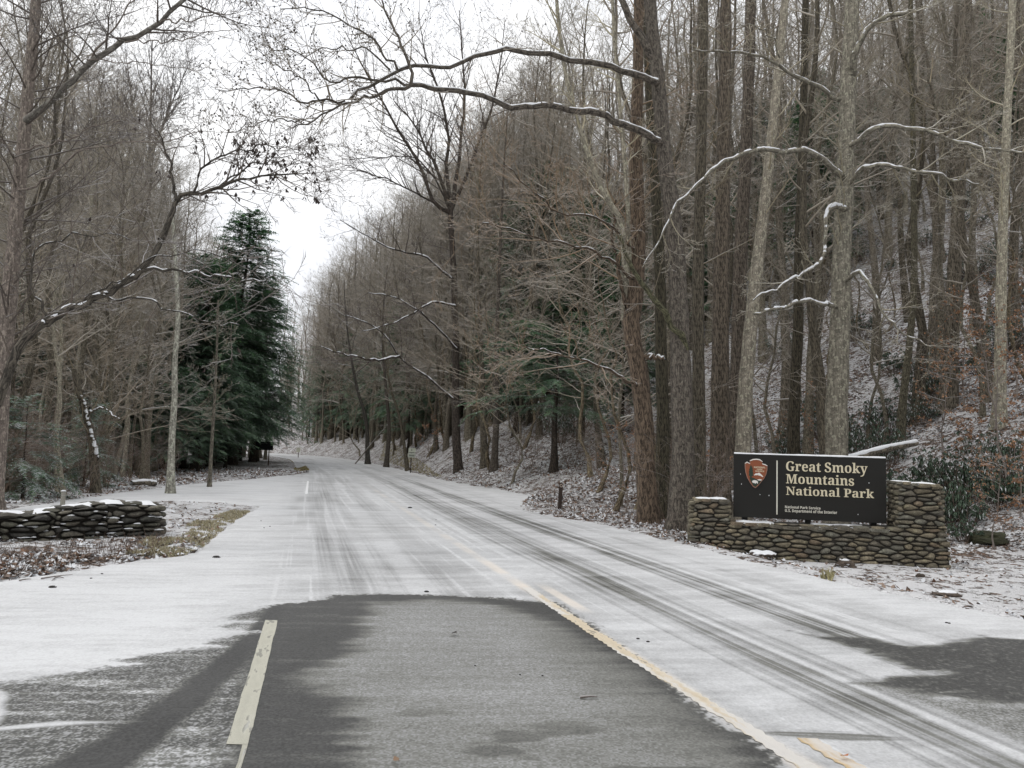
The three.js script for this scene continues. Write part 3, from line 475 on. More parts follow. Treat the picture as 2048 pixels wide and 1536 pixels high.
// plant one: p the foot, opts { s: scale, turn, lean: [x, z] radians }
const firstOf = {};
function plant(key, label, category, group, p, o = {}) {
  const pr = protos[key]; let g;
  g = pr.g.clone(); g.name = numbered(pr.g.name); scene.add(g);
  g.position.copy(p); g.rotation.order = 'XYZ'; g.rotation.set(o.lean?.[0] ?? 0, 0, o.lean?.[1] ?? 0);
  const inner = o.turn ?? 0; g.rotation.set(o.lean?.[0] ?? 0, 0, o.lean?.[1] ?? 0); g.rotateY(inner);
  const s = o.s ?? 1; g.scale.set(s * (o.w ?? 1), s * (o.hh ?? 1), s * (o.w ?? 1));
  tag(g, label, category, group); kindOf.set(g, key); return g;
}
const kindOf = new Map();

// ---------------------------------------------------------------- stone walls: every stone laid by itself
function upright(p, yaw) { // an upright plane: u to the right along it, v up, n towards the viewer's side
  const u = V(Math.cos(yaw), 0, Math.sin(yaw)), n = V(-Math.sin(yaw), 0, Math.cos(yaw));
  return { p, u, n, yaw, of(px, py) { const r = sight(px, py), t = p.clone().sub(camera.position).dot(n) / r.dot(n), q = r.multiplyScalar(t).add(camera.position).sub(p); return [q.dot(u), q.y]; }, to(a, b, c = 0) { return p.clone().addScaledVector(u, a).addScaledVector(n, c).setY(p.y + b); } };
}
function clipHalf(P, nx, ny, c) { const out = []; for (let i = 0; i < P.length; i++) { const a = P[i], b = P[(i + 1) % P.length], da = nx * a[0] + ny * a[1] - c, db = nx * b[0] + ny * b[1] - c; if (da <= 0) out.push(a); if ((da < 0 && db > 0) || (da > 0 && db < 0)) { const t = da / (da - db); out.push([a[0] + (b[0] - a[0]) * t, a[1] + (b[1] - a[1]) * t]); } } return out; }
const STONE = { tan: [[0.235, 0.205, 0.155], [0.20, 0.18, 0.14], [0.165, 0.15, 0.125], [0.27, 0.235, 0.175], [0.135, 0.125, 0.11], [0.19, 0.185, 0.16], [0.22, 0.175, 0.13]], grey: [[0.13, 0.122, 0.108], [0.095, 0.092, 0.086], [0.16, 0.15, 0.13], [0.075, 0.073, 0.07], [0.12, 0.118, 0.1]] };
const stoneTex = dataTex(512, 512, (i, j, o) => { const u = i / 512, v = j / 512, a = fbm(u * 6, v * 10, 4, 8), b = fbm(u * 50, v * 50, 3, 50), l = sstep(0.62, 0.7, fbm(u * 12 + 5, v * 12, 4, 12)); const L = 0.78 + 0.45 * (a - 0.5) + 0.35 * (b - 0.5) + 0.15 * l; o[0] = L; o[1] = L * (1 + 0.02 * l); o[2] = L * 0.98; }, true);
const stoneMats = {}; for (const k in STONE) stoneMats[k] = STONE[k].map((c) => new THREE.MeshStandardMaterial({ color: new THREE.Color().setRGB(c[0] * 1.25, c[1] * 1.23, c[2] * 1.2), map: stoneTex, bumpMap: stoneTex, bumpScale: 0.012, roughness: 0.88 }));
const mortarMat = new THREE.MeshStandardMaterial({ color: new THREE.Color().setRGB(0.045, 0.04, 0.034), roughness: 1 });
// lay stones over a convex outline in the plane W; sw x sh is the usual size
function layStones(parent, W, outline, sw, sh, r, tones, o = {}) {
  let a = 1e9, b = -1e9, c = 1e9, d = -1e9; for (const [x, y] of outline) { a = Math.min(a, x); b = Math.max(b, x); c = Math.min(c, y); d = Math.max(d, y); }
  const K = sw / sh * 0.8, seeds = []; let row = 0;
  for (let y = c + sh * 0.4; y < d + sh * 0.3; y += sh * (0.82 + 0.36 * r()), row++) for (let x = a - sw * r(); x < b + sw; x += sw * (0.45 + 1.1 * r())) seeds.push([x, y + sh * 0.62 * (r() - 0.5) + sh * 0.5 * (fbm(x * 1.5, y * 2 + 7, 2) - 0.5)]);
  const area = (P) => P.reduce((s, q, i) => { const n = P[(i + 1) % P.length]; return s + q[0] * n[1] - n[0] * q[1]; }, 0) / 2;
  if (area(outline) < 0) outline = outline.slice().reverse();
  const gap = o.gap ?? 0.007;
  for (const s of seeds) {
    let P = [[s[0] - 1, s[1] - 1], [s[0] + 1, s[1] - 1], [s[0] + 1, s[1] + 1], [s[0] - 1, s[1] + 1]];
    for (const q of seeds) { if (q === s) continue; const ex = q[0] - s[0], ey = (q[1] - s[1]) * K * K; if (Math.abs(q[0] - s[0]) > sw * 3 || Math.abs(q[1] - s[1]) > sh * 3) continue; const L = Math.hypot(ex, ey), mx = (q[0] + s[0]) / 2, my = (q[1] + s[1]) / 2; P = clipHalf(P, ex / L, ey / L, (ex * mx + ey * my) / L - gap); if (P.length < 3) break; }
    for (let i = 0; i < outline.length && P.length > 2; i++) { const A = outline[i], B = outline[(i + 1) % outline.length], ex = B[0] - A[0], ey = B[1] - A[1], L = Math.hypot(ex, ey), nx = ey / L, ny = -ex / L; P = clipHalf(P, nx, ny, nx * A[0] + ny * A[1] + 0.012 * (r() - 0.6)); }
    if (P.length < 3 || Math.abs(area(P)) < sw * sh * 0.10) continue;
    for (let it = 0; it < 2; it++) { const Q = []; for (let i = 0; i < P.length; i++) { const A = P[i], B = P[(i + 1) % P.length]; const t = it ? 0.27 : 0.3; Q.push([lerp(A[0], B[0], t), lerp(A[1], B[1], t)], [lerp(A[0], B[0], 1 - t), lerp(A[1], B[1], 1 - t)]); } P = Q; }
    // thin out to at most 11 corners
    const n = Math.min(11, P.length), Q = []; for (let i = 0; i < n; i++) Q.push(P[Math.floor(i * P.length / n)]);
    let cx = 0, cy = 0; for (const q of Q) { cx += q[0] / n; cy += q[1] / n; }
    const out = (o.proud ?? 0.035) * (0.3 + 1.1 * r()), depth = o.depth ?? 0.14, tilt = (r() - 0.5) * 0.1, pos = [], idx = [], uv = [], ou = r() * 5, ov = r() * 5;
    const push = (x, y, z) => { pos.push(x, y, z); uv.push((x + ou) * 1.4, (y + ov) * 1.4); };
    for (const [x, y] of Q) push(x - cx, y - cy, -depth);
    for (const [x, y] of Q) push(x - cx, y - cy, out - 0.028);
    for (const [x, y] of Q) push((x - cx) * 0.86, (y - cy) * 0.80, out + (y - cy) * tilt + 0.004 * (r() - 0.5));
    for (const [x, y] of Q) push((x - cx) * 0.45, (y - cy) * 0.42, out + 0.012 + (y - cy) * tilt + 0.006 * (r() - 0.5)); push(0, 0, out + 0.014);
    for (let k = 0; k < 3; k++) for (let i = 0; i < n; i++) { const p = k * n + i, q = k * n + (i + 1) % n; idx.push(p, q, q + n, p, q + n, p + n); }
    for (let i = 0; i < n; i++) idx.push(3 * n + i, 3 * n + (i + 1) % n, 4 * n);
    const g = new THREE.BufferGeometry(); g.setAttribute('position', new THREE.Float32BufferAttribute(pos, 3)); g.setAttribute('uv', new THREE.Float32BufferAttribute(uv, 2)); g.setIndex(idx); g.computeVertexNormals();
    if (o.join) { g.applyMatrix4(new THREE.Matrix4().makeRotationY(-W.yaw).setPosition(W.to(cx, cy, 0).sub(parent.position))); o.join.push(g); continue; }
    const m = part('stone', g, tones[(r() * tones.length) | 0], parent); m.position.copy(W.to(cx, cy, 0)).sub(parent.position); m.rotation.y = -W.yaw;
  }
}
// a lumpy cover of snow over the convex outline seen from above: polygon of world points, each with its own height
function snowCap(parent, rowA, rowB, thick, r, name = 'snow_cover') { // rowA, rowB: front and back edges of equal length
  const pos = [], idx = [], uv = [], n = rowA.length, m = 7; 
  for (let i = 0; i < n; i++) for (let j = 0; j < m; j++) { const t = j / (m - 1), p = rowA[i].clone().lerp(rowB[i], t), e = Math.min(t, 1 - t, i / (n - 1) * 3, (1 - i / (n - 1)) * 3), h = thick * (0.25 + 0.75 * sstep(0, 0.3, e)) * (0.5 + fbm(p.x * 5, p.z * 5 + 3, 3)) ; p.x += 0.03 * (fbm(p.x * 9, p.z * 9, 2) - 0.5); pos.push(p.x - parent.position.x, p.y + h - (e <= 0 ? thick * 0.9 : 0) + 0.012 * (fbm(p.x * 11, p.z * 11, 2) - 0.5), p.z + 0.05 * (fbm(p.x * 7 + 4, 3, 2) - 0.5) - parent.position.z); uv.push(p.x, p.z); }
  for (let i = 0; i < n - 1; i++) for (let j = 0; j < m - 1; j++) { const a = i * m + j; idx.push(a, a + m, a + m + 1, a, a + m + 1, a + 1); }
  const g = new THREE.BufferGeometry(); g.setAttribute('position', new THREE.Float32BufferAttribute(pos.map((q, k) => k % 3 === 1 ? q - parent.position.y : q), 3)); g.setAttribute('uv', new THREE.Float32BufferAttribute(uv, 2)); g.setIndex(idx); g.computeVertexNormals();
  const mt = snowMat.clone(); mt.side = THREE.DoubleSide; part(name, g, mt, parent);
}
function prismOf(outline, W, c0, c1, parent) { // the dark heart of a wall, between depths c0 and c1
  const s = new THREE.Shape(outline.map(([x, y]) => new THREE.Vector2(x, y))), g = new THREE.ExtrudeGeometry(s, { depth: c1 - c0, bevelEnabled: false }); const m = part('wall_core', g, mortarMat, parent); m.position.copy(W.to(0, 0, c0)).sub(parent.position); m.rotation.y = -W.yaw; return m;
}
const lift = (W, pts) => pts.map(([x, y]) => W.of(x, y));
{ // the wall under the park sign
  const r = rng(31), WY = 0.18, W = upright(at(1640, 1100, 14.45), WY);
  const wall = thing('stone_wall', 'long stone wall of stacked tan river stones with two pillars, under the brown park sign', 'wall', W.to(0, -0.6));
  const T = 0.62;
  const base = lift(W, [[1366, 1110], [1905, 1150], [1900, 1090], [1893, 1058], [1384, 1042]]), lp = lift(W, [[1384, 1041.5], [1460, 1044], [1457, 1001], [1391, 999]]), rp = lift(W, [[1794, 1055], [1893, 1057.5], [1879, 971], [1797, 965]]);
  const foot2 = lift(W, [[1360, 1105], [1908, 1145], [1908, 1165], [1360, 1130]]);
  layStones(wall, W, base, 0.27, 0.084, r, stoneMats.tan); layStones(wall, W, lp, 0.24, 0.082, r, stoneMats.tan); layStones(wall, W, rp, 0.26, 0.082, r, stoneMats.tan);
  layStones(wall, W, foot2, 0.45, 0.13, r, stoneMats.tan.slice(0, 5), { proud: 0.06 });
  const shrink = (P) => { const cx = P.reduce((s, q) => s + q[0], 0) / P.length; return P.map(([x, y]) => [cx + (x - cx) * 0.985, y - 0.012]); };
  prismOf(shrink(base), W, -T, -0.02, wall); prismOf(shrink(lp), W, -T, -0.02, wall); prismOf(shrink(rp), W, -T, -0.02, wall);
  prismOf(shrink(foot2), W, -T, -0.02, wall);
  // end faces and the pillars' inner faces
  const ends = []; const face = (px, py, turn, out) => { const q = W.of(px, py), P = upright(W.to(q[0], 0, 0), WY + turn); return P; };
  const side = (P, top, bot, lean, dir) => { layStones(wall, P, dir > 0 ? [[0.0, bot], [T, bot], [T, top], [0.0, top]] : [[-T, bot], [0, bot], [0, top], [-T, top]], 0.22, 0.085, r, stoneMats.tan, { depth: 0.08, join: ends }); };
  const yOf = (px, py) => W.of(px, py)[1];
  side(face(1796, 1000, Math.PI / 2), yOf(1782, 965), yOf(1776, 1056), 0, -1);       // right pillar, inner side
  side(face(1382, 1060, Math.PI / 2), yOf(1383, 1000), yOf(1365, 1120), 0, -1);       // left end
  side(face(1886, 1020, -Math.PI / 2), yOf(1878, 972), yOf(1905, 1140), 0, 1);         // right end
  side(face(1458, 1010, -Math.PI / 2), yOf(1457, 1002), yOf(1460, 1046), 0, 1);
  // flat coping stones and the snow on them
  const cope = (pts, h) => { for (let i = 0; i < pts.length - 1; i++) { const [ua, va] = W.of(...pts[i]), [ub, vb] = W.of(...pts[i + 1]), w = ub - ua - 0.012; const sh = new THREE.Shape(), k = 0.03; const z0 = 0.035 + 0.03 * r(), z1 = -T - 0.03; const q = [[k, z1], [w - k, z1 + 0.03 * r()], [w, z1 + k], [w, z0 - k - 0.02 * r()], [w - k * 1.4, z0], [w * 0.5, z0 + 0.015 * (r() - 0.3)], [k, z0 - 0.01], [0, z0 - k], [0, z1 + k]]; sh.setFromPoints(q.map(([a, b]) => new THREE.Vector2(a, -b))); const g = new THREE.ExtrudeGeometry(sh, { depth: h, bevelEnabled: true, bevelThickness: 0.012, bevelSize: 0.012, bevelSegments: 2 }); g.rotateX(-Math.PI / 2); const m = part('coping_stone', g, stoneMats.tan[(r() * 7) | 0], wall); m.position.copy(W.to(ua, (va + vb) / 2 - 0.02, 0)).sub(wall.position); m.rotation.y = -WY; m.rotation.z = (r() - 0.5) * 0.05; } };
  const topL = [[1389, 1001], [1404, 999], [1422, 1001], [1438, 1000], [1459, 1002]], topR = [[1795, 966], [1806, 965], [1822, 967], [1838, 970], [1862, 969], [1881, 973]], topM = [[1462, 1048], [1490, 1047], [1515, 1050], [1540, 1050], [1566, 1056], [1600, 1056], [1640, 1055], [1672, 1057], [1706, 1057], [1740, 1060], [1778, 1061]];
  part('end_stones', mergeGeometries(ends), stoneMats.tan[1], wall, 'stuff'); cope(topL, 0.03); cope(topR, 0.03); cope(topM, 0.035);
  const cap = (pts, h) => { const A = [], B = []; for (let i = 0; i < pts.length - 1; i++) for (let k = 0; k < 5; k++) { const [a, b] = W.of(lerp(pts[i][0], pts[i + 1][0], k / 4.01), lerp(pts[i][1], pts[i + 1][1], k / 4.01)); A.push(W.to(a, b + h, 0.03 + 0.05 * (r() - 0.5))); B.push(W.to(a, b + h, -T)); } snowCap(wall, A, B, 0.022, r); };
  cap(topL, 0.012); cap(topR, 0.012); cap(topM, 0.02);
}
// ---------------------------------------------------------------- the park sign
{
  const WY = 0.18, W = upright(at(1620, 976, 14.72), WY), font = await new FontLoader().loadAsync('fonts/droid/droid_serif_bold.typeface.json'), sans = await new FontLoader().loadAsync('fonts/droid/droid_sans_bold.typeface.json');
  const tl = W.of(1470, 908), tr = W.of(1773, 917), bl = W.of(1466, 1033), br = W.of(1772, 1047);
  const w = (tr[0] - tl[0] + br[0] - bl[0]) / 2, h = (tl[1] - bl[1] + tr[1] - br[1]) / 2, cu = (tl[0] + bl[0] + tr[0] + br[0]) / 4, cv = (tl[1] + bl[1] + tr[1] + br[1]) / 4, roll = Math.atan2(tr[1] - tl[1] + br[1] - bl[1], tr[0] - tl[0] + br[0] - bl[0]);
  const sign = thing('park_sign', 'dark brown park entrance sign with cream lettering and arrowhead emblem, above the stone wall', 'sign', W.to(cu, cv));
  sign.rotation.order = 'YXZ'; sign.rotation.set(0, -WY, roll * 0.8);
  const std = (r, g, b, ro = 0.7) => new THREE.MeshStandardMaterial({ color: new THREE.Color().setRGB(r, g, b), roughness: ro, bumpMap: grain, bumpScale: 0.002 });
  const panel = std(0.015, 0.0145, 0.013, 0.9), cream = std(0.70, 0.63, 0.46), pale = std(0.72, 0.70, 0.62), rust = std(0.26, 0.075, 0.03), dkGreen = std(0.02, 0.04, 0.025), whiteM = std(0.78, 0.76, 0.72), edge = std(0.33, 0.2, 0.15);
  const ps = new THREE.Shape([[-w / 2, -h / 2], [w / 2, -h / 2], [w / 2, h / 2], [-w / 2, h / 2]].map(([a, b]) => new THREE.Vector2(a, b)));
  const pg = new THREE.ExtrudeGeometry(ps, { depth: 0.06, bevelEnabled: true, bevelThickness: 0.004, bevelSize: 0.004, bevelSegments: 1 }); pg.translate(0, 0, -0.07); part('sign_panel', pg, panel, sign);
  const pix = (px, py) => { const [u, v] = W.of(px, py); const x = u - cu, y = v - cv, a = -roll * 0.8; return [x * Math.cos(a) - y * Math.sin(a), x * Math.sin(a) + y * Math.cos(a)]; };
  const bar = (a, b, hw) => { const [x0, y0] = pix(...a), [, y1] = pix(...b); const g = new THREE.BoxGeometry(hw * 2, y0 - y1, 0.006); g.translate(x0, (y0 + y1) / 2, 0.003); return g; };
  part('divider', bar([1554, 921], [1553, 1029], 0.011), pale, sign);
  const text = (s, f, a, b, top, bot, mat, capRatio) => { // fits between pixels a and b, cap height from top to bot
    const g = new TextGeometry(s, { font: f, size: 1, depth: 0.01, curveSegments: 4, bevelEnabled: false }); g.computeBoundingBox(); const bb = g.boundingBox, [x0, y0] = pix(...a), [x1] = pix(...b);
    const cap = pix(a[0], top)[1] - pix(a[0], bot)[1]; const ref = new TextGeometry('N', { font: f, size: 1, depth: 0.01 }); ref.computeBoundingBox(); const ch = ref.boundingBox.max.y;
    g.translate(-bb.min.x, 0, 0); g.scale((x1 - x0) / (bb.max.x - bb.min.x), cap / ch, 0.6); g.translate(x0, pix(a[0], bot)[1], 0.0005); part('lettering', g, mat, sign);
  };
  text('Great Smoky', font, [1572, 940], [1735, 945], 922.5, 941.5, cream); text('Mountains', font, [1572, 965], [1708, 968], 948, 966.5, cream); text('National Park', font, [1572, 990], [1748, 995], 973, 989.5, cream);
  text('National Park Service', sans, [1570, 1016], [1641, 1018], 1011, 1016.2, pale); text('U.S. Department of the Interior', sans, [1570, 1024], [1674, 1027], 1018, 1023.6, pale);
  // the arrowhead emblem
  const em = new THREE.Group(); em.name = 'emblem'; sign.add(em); const [ex, ey] = pix(1512, 947), k = pix(1535, 947)[0] - ex; em.position.set(ex, ey, 0);
  const P = (list, z, d, mat, name, parent = em) => { const s = new THREE.Shape(); s.setFromPoints(list.map(([a, b]) => new THREE.Vector2(a * k, b * k))); const g = new THREE.ExtrudeGeometry(s, { depth: d, bevelEnabled: true, bevelThickness: 0.0015, bevelSize: 0.002, bevelSegments: 1 }); g.translate(0, 0, z); return part(name, g, mat, parent); };
  // crop coordinates: centre (500, 720) of the emblem drawn 15.36 times larger, half width 335
  const C = (list) => list.map(([a, b]) => [(a - 505) / 335, (720 - b) / 335]);
  const outline = C([[175, 420], [235, 375], [325, 420], [320, 330], [420, 285], [520, 275], [610, 285], [690, 345], [680, 410], [760, 430], [830, 470], [830, 600], [800, 730], [740, 860], [660, 960], [560, 1090], [490, 1155], [420, 1120], [330, 1000], [245, 850], [200, 700], [180, 560]]);
  P(outline, 0.001, 0.012, edge, 'emblem_rim'); const inner = outline.map(([a, b]) => [a * 0.935, (b + 0.1) * 0.945 - 0.1]); P(inner, 0.014, 0.004, rust, 'emblem_ground');
  P(C([[175, 418], [235, 372], [325, 418], [315, 432], [238, 398], [185, 430]]), 0.019, 0.004, whiteM, 'emblem_edge'); P(C([[318, 330], [420, 285], [520, 275], [610, 285], [692, 350], [680, 358], [600, 312], [520, 302], [420, 312], [330, 345]]), 0.019, 0.004, whiteM, 'emblem_edge'); P(C([[682, 412], [760, 430], [832, 470], [820, 482], [760, 455], [690, 436]]), 0.019, 0.004, whiteM, 'emblem_edge');
  P(C([[350, 465], [375, 520], [365, 525], [405, 560], [390, 580], [415, 640], [395, 645], [425, 720], [405, 735], [420, 790], [370, 800], [380, 860], [330, 860], [330, 800], [290, 780], [310, 700], [290, 690], [312, 620], [300, 610], [330, 540], [322, 530]]), 0.019, 0.005, dkGreen, 'tree_figure');
  P(C([[438, 770], [500, 715], [540, 720], [590, 692], [640, 735], [712, 805], [690, 815], [640, 785], [610, 770], [585, 785], [560, 745], [530, 775], [500, 760], [460, 775]]), 0.019, 0.004, whiteM, 'mountain_figure');
  P(C([[310, 850], [420, 850], [500, 890], [650, 930], [600, 1010], [540, 1060], [490, 1120], [430, 1090], [370, 990]]), 0.0185, 0.003, dkGreen, 'meadow_figure');
  P(C([[535, 905], [600, 888], [665, 895], [655, 925], [580, 925]]), 0.023, 0.003, whiteM, 'lake_figure');
  P(C([[385, 960], [415, 930], [470, 920], [520, 935], [555, 965], [552, 1020], [540, 1025], [530, 1000], [500, 1000], [490, 1022], [470, 1022], [455, 1000], [420, 1005], [400, 990]]), 0.023, 0.004, whiteM, 'bison_figure');
  const small = (s, x0, x1, y0, y1) => { const g = new TextGeometry(s, { font: sans, size: 1, depth: 0.01, curveSegments: 2 }); g.computeBoundingBox(); const bb = g.boundingBox, a = (x0 - 505) / 335 * k, b = (x1 - 505) / 335 * k, c = (720 - y1) / 335 * k, d = (720 - y0) / 335 * k; g.translate(-bb.min.x, -bb.min.y, 0); g.scale((b - a) / (bb.max.x - bb.min.x), (d - c) / (bb.max.y - bb.min.y), 0.4); g.translate(a, c, 0.0185); part('emblem_lettering', g, cream, em); };
  small('NATIONAL', 440, 775, 505, 555); small('PARK', 525, 690, 570, 610); small('SERVICE', 480, 740, 625, 668);
  // posts down to the ground behind the wall, and snow along the top edge
  for (const px of [1491, 1618, 1750]) { const [x, y] = pix(px, 1000); const g = new THREE.BoxGeometry(0.1, 1.9, 0.09); g.translate(x, y - 0.85, -0.122); part('post', g, panel, sign); }
  const rr = rng(8); for (const [px, py] of [[1481, 948], [1483, 968], [1520, 989], [1538, 991], [1738, 966], [1716, 1029]]) { const [x, y] = pix(px, py), g = new THREE.SphereGeometry(0.005 + 0.004 * rr(), 6, 5); g.scale(1, 1.5, 0.3); g.translate(x, y, 0.001); part('snow_fleck', g, snowMat, sign); }
  const sg = new MB(), pts = [], R = []; for (let i = 0; i <= 30; i++) { pts.push(V(lerp(-w / 2, w / 2, i / 30), h / 2 + 0.006, -0.035)); R.push(0.028 * (0.7 + 0.5 * fbm(i * 0.6, 3, 2))); } sg.tube(pts, R, 6, [0.8, 0.82, 0.85]); const g = sg.geo(); g.scale(1, 1, 1); part('snow_ridge', g, snowMat, sign);
}
// ---------------------------------------------------------------- the low stone wall at the left
{
  const r = rng(47), A = gnd(-260, 1096), B = gnd(324, 1073), yaw = Math.atan2(B.z - A.z, B.x - A.x), W = upright(B.clone().setY(0), yaw);
  const wall = thing('stone_wall', 'low dry laid wall of dark grey stones capped with snow, on the grass island at the left', 'wall', B.clone().setY(-0.1));
  const lo = [[-260, 1110], [0, 1096], [100, 1094], [160, 1090], [230, 1080], [322, 1066]], hi = [[-260, 1034], [0, 1036], [60, 1030], [150, 1020], [200, 1012], [225, 1007], [322, 1012]];
  const T = 0.55;
  for (let i = 0; i < 4; i++) { const a = [-260, 0, 110, 215][i], b = [0, 110, 215, 322][i], y = (L, x) => { for (let k = 0; k < L.length - 1; k++) if (x <= L[k + 1][0]) return lerp(L[k][1], L[k + 1][1], (x - L[k][0]) / (L[k + 1][0] - L[k][0])); return L[L.length - 1][1]; };
    const o = lift(W, [[a, y(lo, a) + 14], [b, y(lo, b) + 14], [b, y(hi, b)], [a, y(hi, a)]]); layStones(wall, W, o, 0.3, 0.085, r, stoneMats.grey, { gap: 0.012, proud: 0.07, depth: 0.12 }); prismOf(o.map(([x, v]) => [x, v - 0.02]), W, -T, -0.05, wall); }
  const end = upright(W.to(-0.02, 0, 0), yaw - Math.PI / 2), topY = W.of(322, 1012)[1], botY = W.of(322, 1080)[1]; layStones(wall, end, [[0, botY], [T, botY], [T, topY], [0, topY]], 0.26, 0.1, r, stoneMats.grey, { gap: 0.012, proud: 0.07, depth: 0.1 });
  const ledge = (W2, u, v, mat, parent, k) => { const g = new THREE.SphereGeometry(1, 9, 5, 0, Math.PI * 2, 0, Math.PI / 2), q = g.attributes.position; for (let i = 0; i < q.count; i++) { const n = 0.75 + 0.5 * vnoise(q.getX(i) * 2 + k * 3, q.getZ(i) * 2 + 9); q.setXYZ(i, q.getX(i) * n, q.getY(i), q.getZ(i) * n); } g.computeVertexNormals(); const m = part('snow_patch', g, mat, parent); m.scale.set(0.035 + 0.06 * r(), 0.012 + 0.012 * r(), 0.035); m.position.copy(W2.to(u, v, 0.025)).sub(parent.position); m.rotation.y = -W2.yaw; };
  for (let k = 0; k < 46; k++) { const px = lerp(-60, 318, r()), y = lerp(px < 60 ? 1040 : px < 225 ? lerp(1038, 1016, (px - 60) / 165) : 1020, px < 100 ? 1088 : lerp(1088, 1062, (px - 100) / 220), r()), [u, v] = W.of(px, y); ledge(W, u, v, snowMat, wall, k); }
  // top stones, then snow in patches
  for (let k = 0; k < 34; k++) { const px = lerp(-240, 316, (k + r()) / 34), y = px < 60 ? 1032 : px < 225 ? lerp(1030, 1008, (px - 60) / 165) : lerp(1008, 1012, (px - 225) / 95), [u, v] = W.of(px, y), g = new THREE.IcosahedronGeometry(1, 1), p = g.attributes.position; for (let i = 0; i < p.count; i++) { const x = p.getX(i), yy = p.getY(i), z = p.getZ(i), n = 0.8 + 0.4 * vnoise(x * 2 + k * 5, yy * 2 + z * 3); p.setXYZ(i, x * n, yy * n, z * n); } g.computeVertexNormals();
    const m = part('cap_stone', g, stoneMats.grey[(r() * 5) | 0], wall); m.scale.set(0.13 + 0.08 * r(), 0.035 + 0.018 * r(), 0.12 + 0.08 * r()); m.position.copy(W.to(u, v, -0.05 - r() * (T - 0.1))).sub(wall.position); m.rotation.set((r() - 0.5) * 0.3, r() * 6, (r() - 0.5) * 0.3); }
  for (const [a, b] of [[-250, 60], [66, 120], [124, 192], [205, 250], [256, 318]]) { const E = [], F = []; const n = Math.max(8, (b - a) / 7 | 0); for (let i = 0; i <= n; i++) { const px = lerp(a, b, i / n), y = (px < 60 ? 1030 : px < 225 ? lerp(1029, 1007, (px - 60) / 165) : lerp(1007, 1011, (px - 225) / 95)), [u, v] = W.of(px, y); E.push(W.to(u, v + 0.012, -0.02 - 0.09 * r())); F.push(W.to(u, v + 0.02, -T + 0.05 * r())); } snowCap(wall, E, F, 0.028, r); }
}
// ---------------------------------------------------------------- small things along the road
const flat = (r, g, b, ro = 0.8) => new THREE.MeshStandardMaterial({ color: new THREE.Color().setRGB(r, g, b), roughness: ro, bumpMap: grain, bumpScale: 0.003 });
function rounded(w, h, d, bev = 0.006) { const s = new THREE.Shape([[-w / 2 + bev, -h / 2 + bev], [w / 2 - bev, -h / 2 + bev], [w / 2 - bev, h / 2 - bev], [-w / 2 + bev, h / 2 - bev]].map(([a, b]) => new THREE.Vector2(a, b))); const g = new THREE.ExtrudeGeometry(s, { depth: d - 2 * bev, bevelEnabled: true, bevelThickness: bev, bevelSize: bev, bevelSegments: 2 }); g.translate(0, 0, -d / 2 + bev); return g; }
{ // brown wooden marker post with a pale ring
  const p = foot(1119, 21.8), t = thing('marker_post', 'short dark brown wooden post with a pale ring near its top, beside the road', 'post', p); const hh = 0.76; t.rotation.z = -0.03;
  const g = rounded(0.105, hh + 0.2, 0.105, 0.01); g.translate(0, hh / 2 - 0.1, 0); part('post_body', g, flat(0.035, 0.022, 0.016), t); const ring = new THREE.TorusGeometry(0.036, 0.009, 8, 20); ring.translate(0.004, hh - 0.07, 0.056); part('ring', ring, flat(0.5, 0.42, 0.36), t); const bo = rounded(0.03, 0.09, 0.05); bo.translate(0.062, hh * 0.47, 0); part('bracket', bo, flat(0.02, 0.016, 0.014), t);
}
{ // white information sign on a brown post, on the bank right of the road
  const p = foot(821, 50), t = thing('road_sign', 'small white two panel sign on a dark post at the right edge of the road', 'sign', p); t.rotation.y = 0.12; const s = 50 / FPX;
  const post = rounded(0.07, 49 * s + 0.3, 0.07); post.translate(0, 49 * s / 2 - 0.15, -0.06); part('post', post, flat(0.04, 0.028, 0.02), t);
  const up = rounded(14 * s, 9.5 * s, 0.02); up.translate(0.04, 44 * s, 0); part('sign_panel', up, flat(0.50, 0.53, 0.44), t); const lo = rounded(14.5 * s, 8 * s, 0.02); lo.translate(0.02, 34.5 * s, 0); part('sign_panel', lo, flat(0.48, 0.51, 0.44), t);
  const bl = rounded(2 * s, 2.2 * s, 0.006, 0.001); bl.translate(0.02, 45.2 * s, 0.014); part('symbol', bl, flat(0.05, 0.05, 0.05), t); for (const [y, w] of [[40.4, 11], [35.2, 11], [33.4, 10]]) { const q = rounded(w * s, 1.1 * s, 0.006, 0.001); q.translate(0.03, y * s, 0.014); part('printed_line', q, flat(0.12, 0.13, 0.12), t); }
}
{ const p = foot(596, 92), t = thing('road_sign', 'tiny white square sign far off where the road bends, before the bank', 'sign', p); const s = 92 / FPX; p.y = H(p.x, p.z); const post = rounded(0.07, 18 * s, 0.07); post.translate(0, 9 * s, -0.06); part('post', post, flat(0.1, 0.08, 0.06), t); const pa = rounded(8 * s, 9 * s, 0.02); pa.translate(0, 15 * s, 0); part('sign_panel', pa, flat(0.6, 0.6, 0.5), t); }
